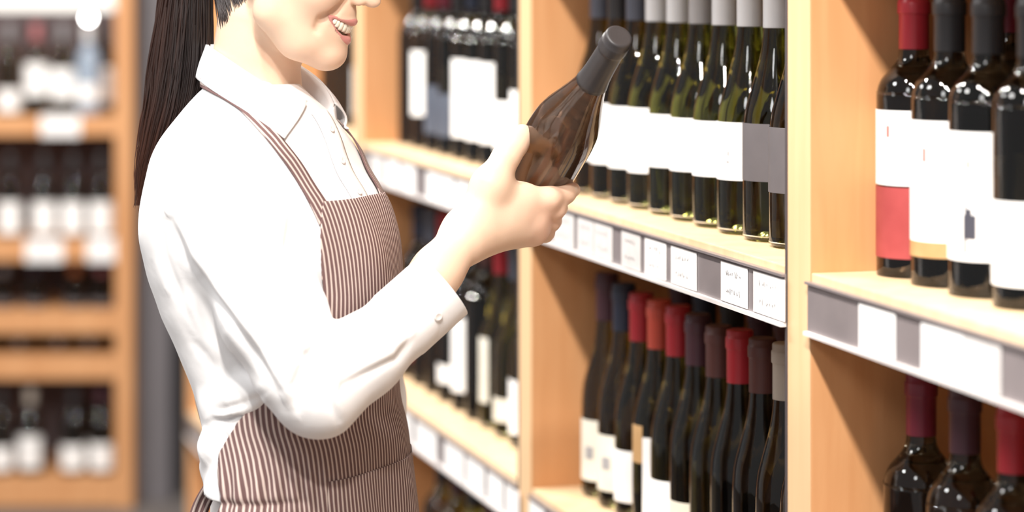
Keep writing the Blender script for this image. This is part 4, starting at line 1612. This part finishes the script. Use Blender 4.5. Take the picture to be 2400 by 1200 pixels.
def strands(name, paths, radii, tones, sides=5):
    V, F, C = [], [], []
    for P, r, tone in zip(paths, radii, tones):
        n = len(P)
        T = np.gradient(P, axis=0)
        T /= np.linalg.norm(T, axis=1, keepdims=True) + 1e-9
        a = np.cross(T, [0.3, 1.0, 0.1])
        a /= np.linalg.norm(a, axis=1, keepdims=True) + 1e-9
        b = np.cross(T, a)
        base = len(V)
        for i in range(n):
            for j in range(sides):
                an = 2 * math.pi * j / sides
                V.append(P[i] + (a[i] * math.cos(an) + b[i] * math.sin(an)) * r[i])
                C.append(tone[i])
        for i in range(n - 1):
            for j in range(sides):
                F.append((base + i * sides + j, base + i * sides + (j + 1) % sides, base + (i + 1) * sides + (j + 1) % sides, base + (i + 1) * sides + j))
    o = mesh_obj(name, V, F, HAIRM)
    at_ = o.data.color_attributes.new('tone', 'FLOAT_COLOR', 'POINT')
    at_.data.foreach_set('color', np.concatenate([np.array(C), np.ones((len(C), 1))], 1).astype(np.float32).ravel())
    return o


# ponytail: centre line, half width across the view and through it
CL = cubic([(505, -262, 2.80), (468, -215, 2.805), (446, -130, 2.81), (438, -40, 2.815), (430, 60, 2.815), (420, 160, 2.82), (406, 250, 2.825), (382, 330, 2.83), (354, 410, 2.835), (332, 500, 2.84)], 46)
HWp = np.interp(np.linspace(0, 1, 46), [0, .06, .2, .35, .55, .72, .86, 1], [12, 34, 52, 60, 74, 66, 44, 14])
NS = 950
paths, rad_, tones = [], [], []
for k in range(NS):
    ang = rng.uniform(0, 2 * math.pi)
    rr = math.sqrt(rng.uniform(0.05, 1))
    ph = rng.uniform(0, 6.28)
    end = int(rng.uniform(38, 46)) if rng.rand() < 0.6 else 46
    pts = []
    for i in range(0, end, 2):
        x, y, Y = CL[i]
        wob = 4 * math.sin(i * 0.16 + ph) + 2.0 * math.sin(i * 0.33 + 2 * ph)
        tw_ = ang + 0.25 * math.sin(i * 0.07 + ph)
        pts.append(PX(x + HWp[i] * rr * math.cos(tw_) + wob * min(1, i / 8), y, Y + rpx(HWp[i]) * 0.62 * rr * math.sin(tw_)))
    P = np.array(pts)
    n = len(P)
    w = np.linspace(0, 1, n)
    paths.append(P)
    base_r = rng.uniform(0.0007, 0.0015)
    rad_.append(base_r * np.clip(np.minimum(1, (1.02 - w) * 2.2), 0.08, 1))
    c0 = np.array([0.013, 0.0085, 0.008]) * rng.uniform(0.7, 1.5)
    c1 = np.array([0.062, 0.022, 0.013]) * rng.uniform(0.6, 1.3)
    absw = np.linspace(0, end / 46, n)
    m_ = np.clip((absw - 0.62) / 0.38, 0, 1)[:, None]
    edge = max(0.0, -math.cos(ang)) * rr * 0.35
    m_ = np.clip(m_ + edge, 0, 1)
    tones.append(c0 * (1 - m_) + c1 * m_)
# stray hairs
for k in range(26):
    i0 = rng.randint(14, 40)
    x, y, Y = CL[i0]
    sd = -1
    p0 = np.array([x + sd * HWp[i0] * 0.9, y, Y])
    ln = rng.uniform(60, 150)
    cv = rng.uniform(-14, 34)
    P = np.array([PX(p0[0] + sd * cv * (u ** 1.4) + 10 * u, p0[1] + ln * u, Y) for u in np.linspace(0, 1, 10)])
    paths.append(P)
    rad_.append(np.full(10, 0.00022))
    tones.append(np.tile(np.array([0.06, 0.028, 0.018]), (10, 1)))
pony = put(strands('ponytail', paths, rad_, tones))
# scalp: hair swept back to the tie
TIE = PX(515, -262, 2.80)
paths, rad_, tones = [], [], []
for k in range(720):
    v = rng.normal(size=3)
    v /= np.linalg.norm(v)
    f, u, r = v
    if f > 0.30 or (u < -0.35 and f > -0.55) or u < -0.80 or (u < -0.1 and f > -0.10):
        continue
    pts = []
    s0 = np.array([-84, 132, 0]) + np.array([94, 89, 76]) * v
    s1 = (np.array((TIE - MEN) @ HROT) / (0.001 * SCL))
    vt = (s1 - np.array([-84, 132, 0])) / np.array([94, 89, 76])
    vt /= np.linalg.norm(vt)
    om = math.acos(max(-1, min(1, float(v @ vt))))
    if om < 0.05:
        continue
    for t_ in np.linspace(0, 1, 12):
        q_ = (math.sin((1 - t_) * om) * v + math.sin(t_ * om) * vt) / math.sin(om)
        pts.append(H(*(np.array([-84, 132, 0]) + np.array([95.5, 90.5, 77.5]) * q_)))
    paths.append(np.array(pts))
    rad_.append(np.full(12, 0.0021) * np.interp(np.linspace(0, 1, 12), [0, .2, 1], [.35, 1, 1]))
    c0 = np.array([0.014, 0.010, 0.010]) * rng.uniform(0.7, 1.5)
    tones.append(np.tile(c0, (12, 1)))
nape = Sdf()
nape.p = [q for q in body.p if np.linalg.norm(q[1] - PX(535, -20, 2.74)) - q[2] < 0.06 and q[2] > 0.02 and q[4] == '+']
# nape hair, from the hairline behind the jaw up to the tie
for k in range(170):
    a_ = rng.uniform(0, 1)
    x0 = 512 + 62 * a_ + rng.uniform(-5, 5)
    y0 = 62 - 70 * a_ + rng.uniform(-14, 10)
    ctl = []
    for w in np.linspace(0, 1, 6):
        yy = y0 * (1 - w) - 110 * w
        xx = x0 - 16 * w * (1 + a_) + 5 * math.sin(3 * w + 9 * a_)
        ctl.append(nape.project(xx, yy, 2.5, 3.1))
    ctl = np.array(ctl)
    ctl = ctl + nape.grad(ctl) * (0.0006 + 0.0022 * np.minimum(1, 3 * np.linspace(0, 1, 6)))[:, None]
    P = cubic(list(ctl) + [TIE + np.array([0, 0.01, 0])], 16)
    paths.append(P)
    rad_.append(np.interp(np.linspace(0, 1, 16), [0, .25, 1], [.00015, .0010, .0017]))
    tones.append(np.tile(np.array([0.020, 0.013, 0.012]) * rng.uniform(0.7, 1.6), (16, 1)))
put(strands('hair', paths, rad_, tones))
tv, tf = lathe([(.016, -.006), (.019, -.004), (.0195, .0), (.019, .004), (.016, .006)], 20)
tie_o = put(mesh_obj('hair_tie', [TIE + np.array([v[2] * 0.8 - v[0] * 0.3, v[1], v[0] * .9 + v[2] * .4]) for v in tv], tf, EDGE_DARK))

# ================================================================== the held bottle
BA = np.array([0.467 * 0.70, -0.714, 0.884 * 0.70])
BA /= np.linalg.norm(BA)
TOPB = PX(1452, 84, 2.632)
hb = bottle(Vector((0, 0, 0)), 'held', 'brown', 'charcoal', [], 'dark brown wine bottle without label, tilted in the woman\'s hand', None, name='wine_bottle')
ORG = TOPB - BA * 0.296
zax = Vector(BA)
xax = Vector((1, 0, 0)).cross(zax)
xax.normalize()
yax = zax.cross(xax)
M = Matrix((xax, yax, zax)).transposed().to_4x4()
M.translation = Vector(ORG)
hb.matrix_world = M
